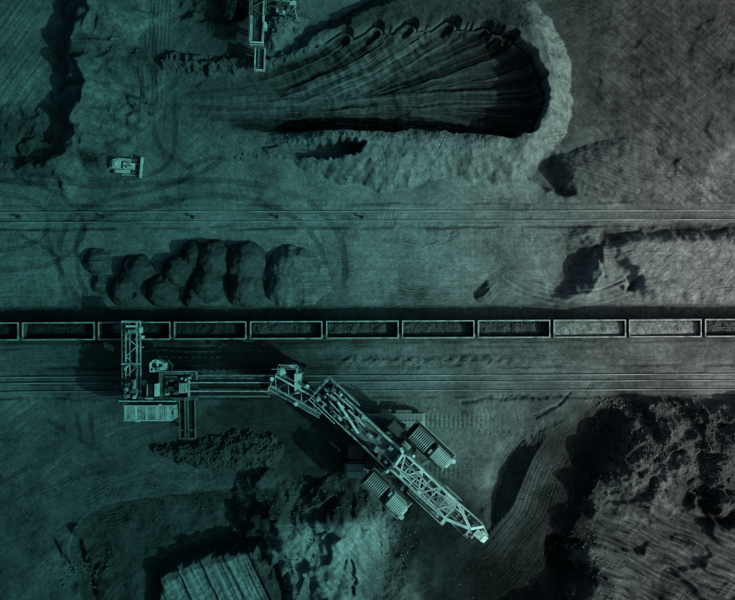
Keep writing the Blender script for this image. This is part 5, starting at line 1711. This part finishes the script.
for y in (-.7, 0, .7):
    MB().hexa([(-3.05, y - .07, .15), (-2.95, y - .07, .15), (-2.95, y + .07, .15), (-3.05, y + .07, .15), (-3.2, y - .09, 1.15), (-2.75, y - .09, 1.15), (-2.75, y + .09, 1.15), (-3.2, y + .09, 1.15)]).build('ripper_shank', 'mid', bd)
MB().box(-3.1, -2.8, -.95, .95, .8, 1.05).build('ripper_beam', 'dozer', bd)
prof = [(2.75, .0), (3.0, .0), (2.86, .4), (2.84, .8), (2.95, 1.2), (3.1, 1.4), (2.9, 1.42), (2.7, 1.1), (2.66, .5)]
bl = MB().prism(prof, 'y', -1.75, 1.75).build('blade', 'dozer', bd)
for s in (-1, 1):
    MB().prism([(2.7, 0), (3.25, 0), (3.3, 1.2), (2.9, 1.4), (2.68, 1.0)], 'y', s * 1.78 - .03, s * 1.78 + .03).build('end_plate', 'white', bl)

# ------------------------------------------------------------------ conveyor at the top edge and the scrapyard
c0 = P(258, 30, 5)
cv = empty('belt_conveyor', (c0.x, c0.y, 0), math.radians(-2), 'belt conveyor with two stepped troughs coming in from the top edge', 'conveyor')
k5 = S * (1 - 5 / HC)


def CP(px, py, z):
    return Vector(((px - 258) * k5, (30 - py) * k5, z))


def cbox(px0, px1, py0, py1, z0, z1):
    return MB().box((px0 - 258) * k5, (px1 - 258) * k5, (30 - py1) * k5, (30 - py0) * k5, z0, z1)


t1 = cbox(252, 262, -50, 44, 4.2, 4.5).build('upper_trough', 'dark', cv)
cbox(253, 261, -50, 43, 4.501, 4.75).build('belt', 'coal_pale', t1)
cbox(250, 252.3, 16, 45, 4.2, 5.4).build('side_wall', 'pale', t1)
cbox(250.6, 251.8, -50, 16, 4.2, 5.2).build('side_wall', 'mid', t1)
cbox(262.1, 263.6, -50, 45, 4.2, 5.3).build('side_wall', 'pale', t1)
cbox(264.2, 265.2, -50, 14, 4.2, 4.9).build('side_wall', 'mid', t1)
cbox(251, 265, 43, 44.2, 5.42, 5.8).build('cross_beam', 'white', t1)
cbox(251, 265, 45.4, 46.4, 5.42, 5.8).build('cross_beam', 'pale', t1)
t2 = cbox(255.5, 264, 46, 68, 3.0, 3.3).build('lower_trough', 'dark', cv)
cbox(257.4, 262, 46, 67, 3.301, 3.55).build('belt', 'gravel', t2)
cbox(254.6, 255.5, 46, 69, 3.0, 4.2).build('side_wall', 'pale', t2)
cbox(264, 265, 46, 68, 3.0, 4.2).build('side_wall', 'pale', t2)
cbox(256, 264, 67.2, 68.4, 3.2, 4.0).build('tail_beam', 'white', t2)
cbox(254.8, 256.6, 65, 68.8, 2.8, 4.0).build('tail_drum', 'pale', t2)
cbox(263.7, 266.6, 23, 29.5, 4.3, 5.8).build('drive_house', 'white', cv)
for (x, y) in ((253, 30), (262, 30), (256, 62), (264, 62), (253, -20), (262, -20), (256, 48), (264, 48)):
    q = CP(x, y, 4)
    MB().beam((q.x, q.y, gz(c0.x + q.x, c0.y + q.y) - .3), (q.x, q.y, 4.2 if y < 45 else 3.0), .35).build('support_leg', 'dark', cv)
lattice(cv, CP(251, -50, 5.3), CP(251, 16, 5.3), CP(263, -50, 5.25), CP(263, 16, 5.25), 9, .12, 'mid')
handrail('handrail', cv, [CP(249.6, -50, 4.6), CP(249.4, 44, 4.6)], None, 1.0, False, 'mid', .09)


def on_ground(px, py):
    p = P(px, py, 1.2)
    return Vector((p.x, p.y, gz(p.x, p.y)))


q = on_ground(280, 11)
sc = empty('site_container', q, math.radians(-24), 'pale container standing tilted among the scrap beside the belt conveyor', 'container')
MB().box(-.75, .75, -.42, .42, -.2, .9).build('body', 'white', sc)
for k in range(5):
    MB().box(-.72 + k * .29, -.5 + k * .29, -.40, .40, .9, .96).build('roof_panel', 'white', sc)
MB().box(.75, .79, -.3, .3, 0, .8).build('door', 'pale', sc)
for i, (xa, ya, xb, yb, w, lab) in enumerate(((284, 14, 296, 21, .3, 'pale steel beam lying below the pale container'), (276, 16, 286, 26, .16, 'thin pipe lying across the scrap'), (270, 3, 282, 6, .14, 'thin pipe at the top of the scrap'),
                                             (285, 24, 291, 31, .18, 'short pipe at the lower end of the scrap'), (288, 4, 296, 12, .14, 'bent pipe right of the pale container'), (268, 12, 274, 8, .16, 'pipe beside the conveyor drive house'),
                                             (282, 18, 290, 25, .12, 'thin rod under the pale steel beam'), (272, 20, 280, 17, .12, 'thin rod left of the scrap pipes'))):
    a, b = on_ground(xa, ya), on_ground(xb, yb)
    r = empty('scrap_beam', a, 0, lab, 'scrap', 'scrap metal beside the conveyor')
    d = b - a
    MB().beam((0, 0, w * .45), (d.x, d.y, d.z + w * .45), w, w * .8).build('bar', 'pale' if i == 0 else 'mid', r)
    MB().beam((d.x * .98, d.y * .98, d.z * .98), (d.x * 1.02, d.y * 1.02, d.z * 1.02 + w * .5), w * 1.7, w * 1.3).build('flange', 'mid', r)
q = on_ground(297.5, 21)
lm = empty('lamp_mast', q, 0, 'thin upright lamp mast standing at the right edge of the scrap', 'mast')
q2 = P(297, 2, 9)
MB().cyl((0, 0, -.3), (0, 0, 7.5), .12, 8, .07).build('pole', 'pale', lm)
MB().box(-.4, .4, -.4, .4, -.3, .25).build('foot', 'gravel', lm)
MB().box(-.5, .5, -.25, .25, 7.5, 7.75).build('lamp_head', 'white', lm)
q = on_ground(293.5, 1.5)
wb = empty('tool_box', q, .1, 'small white box at the top edge above the scrap', 'box')
MB().box(-.36, .36, -.28, .28, -.2, .5).build('body', 'white', wb)
MB().box(-.38, .38, -.3, .3, .5, .56).build('lid', 'white', wb)

q = on_ground(276, -4)
mc = empty('mobile_crusher', q, math.radians(-8), 'cluttered crushing machine half cut off by the top edge beside the conveyor', 'crusher')
for sy in (-1, 1):
    MB().prism([(-2.2, .05), (2.2, .05), (2.5, .45), (2.2, .85), (-2.2, .85), (-2.5, .45)], 'y', sy * 1.1 - .25, sy * 1.1 + .25).build('crawler_track', 'dark', mc)
MB().box(-2.6, 2.6, -.95, .95, .8, 1.3).build('chassis', 'mid', mc)
MB().hexa([(-2.2, -.8, 1.3), (-.6, -.8, 1.3), (-.6, .8, 1.3), (-2.2, .8, 1.3), (-2.7, -1.3, 2.4), (-.2, -1.3, 2.4), (-.2, 1.3, 2.4), (-2.7, 1.3, 2.4)]).build('hopper', 'mid', mc)
MB().box(-2.3, -.6, -.95, .95, 2.401, 2.46).build('hopper_fill', 'stone', mc)
MB().box(.1, 1.3, -.85, .85, 1.3, 2.3).build('crusher_box', 'dark', mc)
MB().box(1.4, 2.6, -.9, .9, 1.3, 2.0).build('engine_box', 'pale', mc)
for k in range(5):
    MB().box(1.5 + k * .22, 1.6 + k * .22, -.75, .75, 2.0, 2.08).build('vent_slat', 'dark', mc)
MB().beam((.6, -.9, 1.4), (1.6, -3.6, 2.6), .7, .25).build('side_conveyor', 'mid', mc)
MB().beam((-.2, 1.2, 1.2), (-.6, 3.4, 2.4), .6, .25).build('side_conveyor', 'mid', mc)
handrail('handrail', mc, [(0, 1.0), (2.6, 1.0), (2.6, -1.0), (0, -1.0)], 1.3, 1.0, False, 'pale', .07)
sr2 = random.Random(12)
WHERE = ['near the crusher', 'below the container', 'beside the lamp mast', 'beside the conveyor drive house']
for i in range(16):
    px, py = sr2.uniform(266, 296), sr2.uniform(6, 32)
    q = on_ground(px, py)
    r = empty('scrap_piece', q, sr2.uniform(0, 3), 'small piece of scrap metal lying in the scrapyard below the crusher', 'scrap', 'scrap pieces below the crusher')
    l = sr2.uniform(.4, 1.3)
    w = sr2.uniform(.15, .5)
    MB().hexa([(-l / 2, -w / 2, -.1), (l / 2, -w / 2, -.1), (l / 2, w / 2, -.1), (-l / 2, w / 2, -.1), (-l * .45, -w * .4, .2), (l * .5, -w * .45, .35), (l * .4, w * .5, .3), (-l * .5, w * .4, .15)]).build('plate', sr2.choice(['mid', 'pale', 'dark', 'mid']), r)
    MB().beam((-l * .4, 0, .2), (l * .5, w * .3, .4), .1).build('rod', 'mid', r)
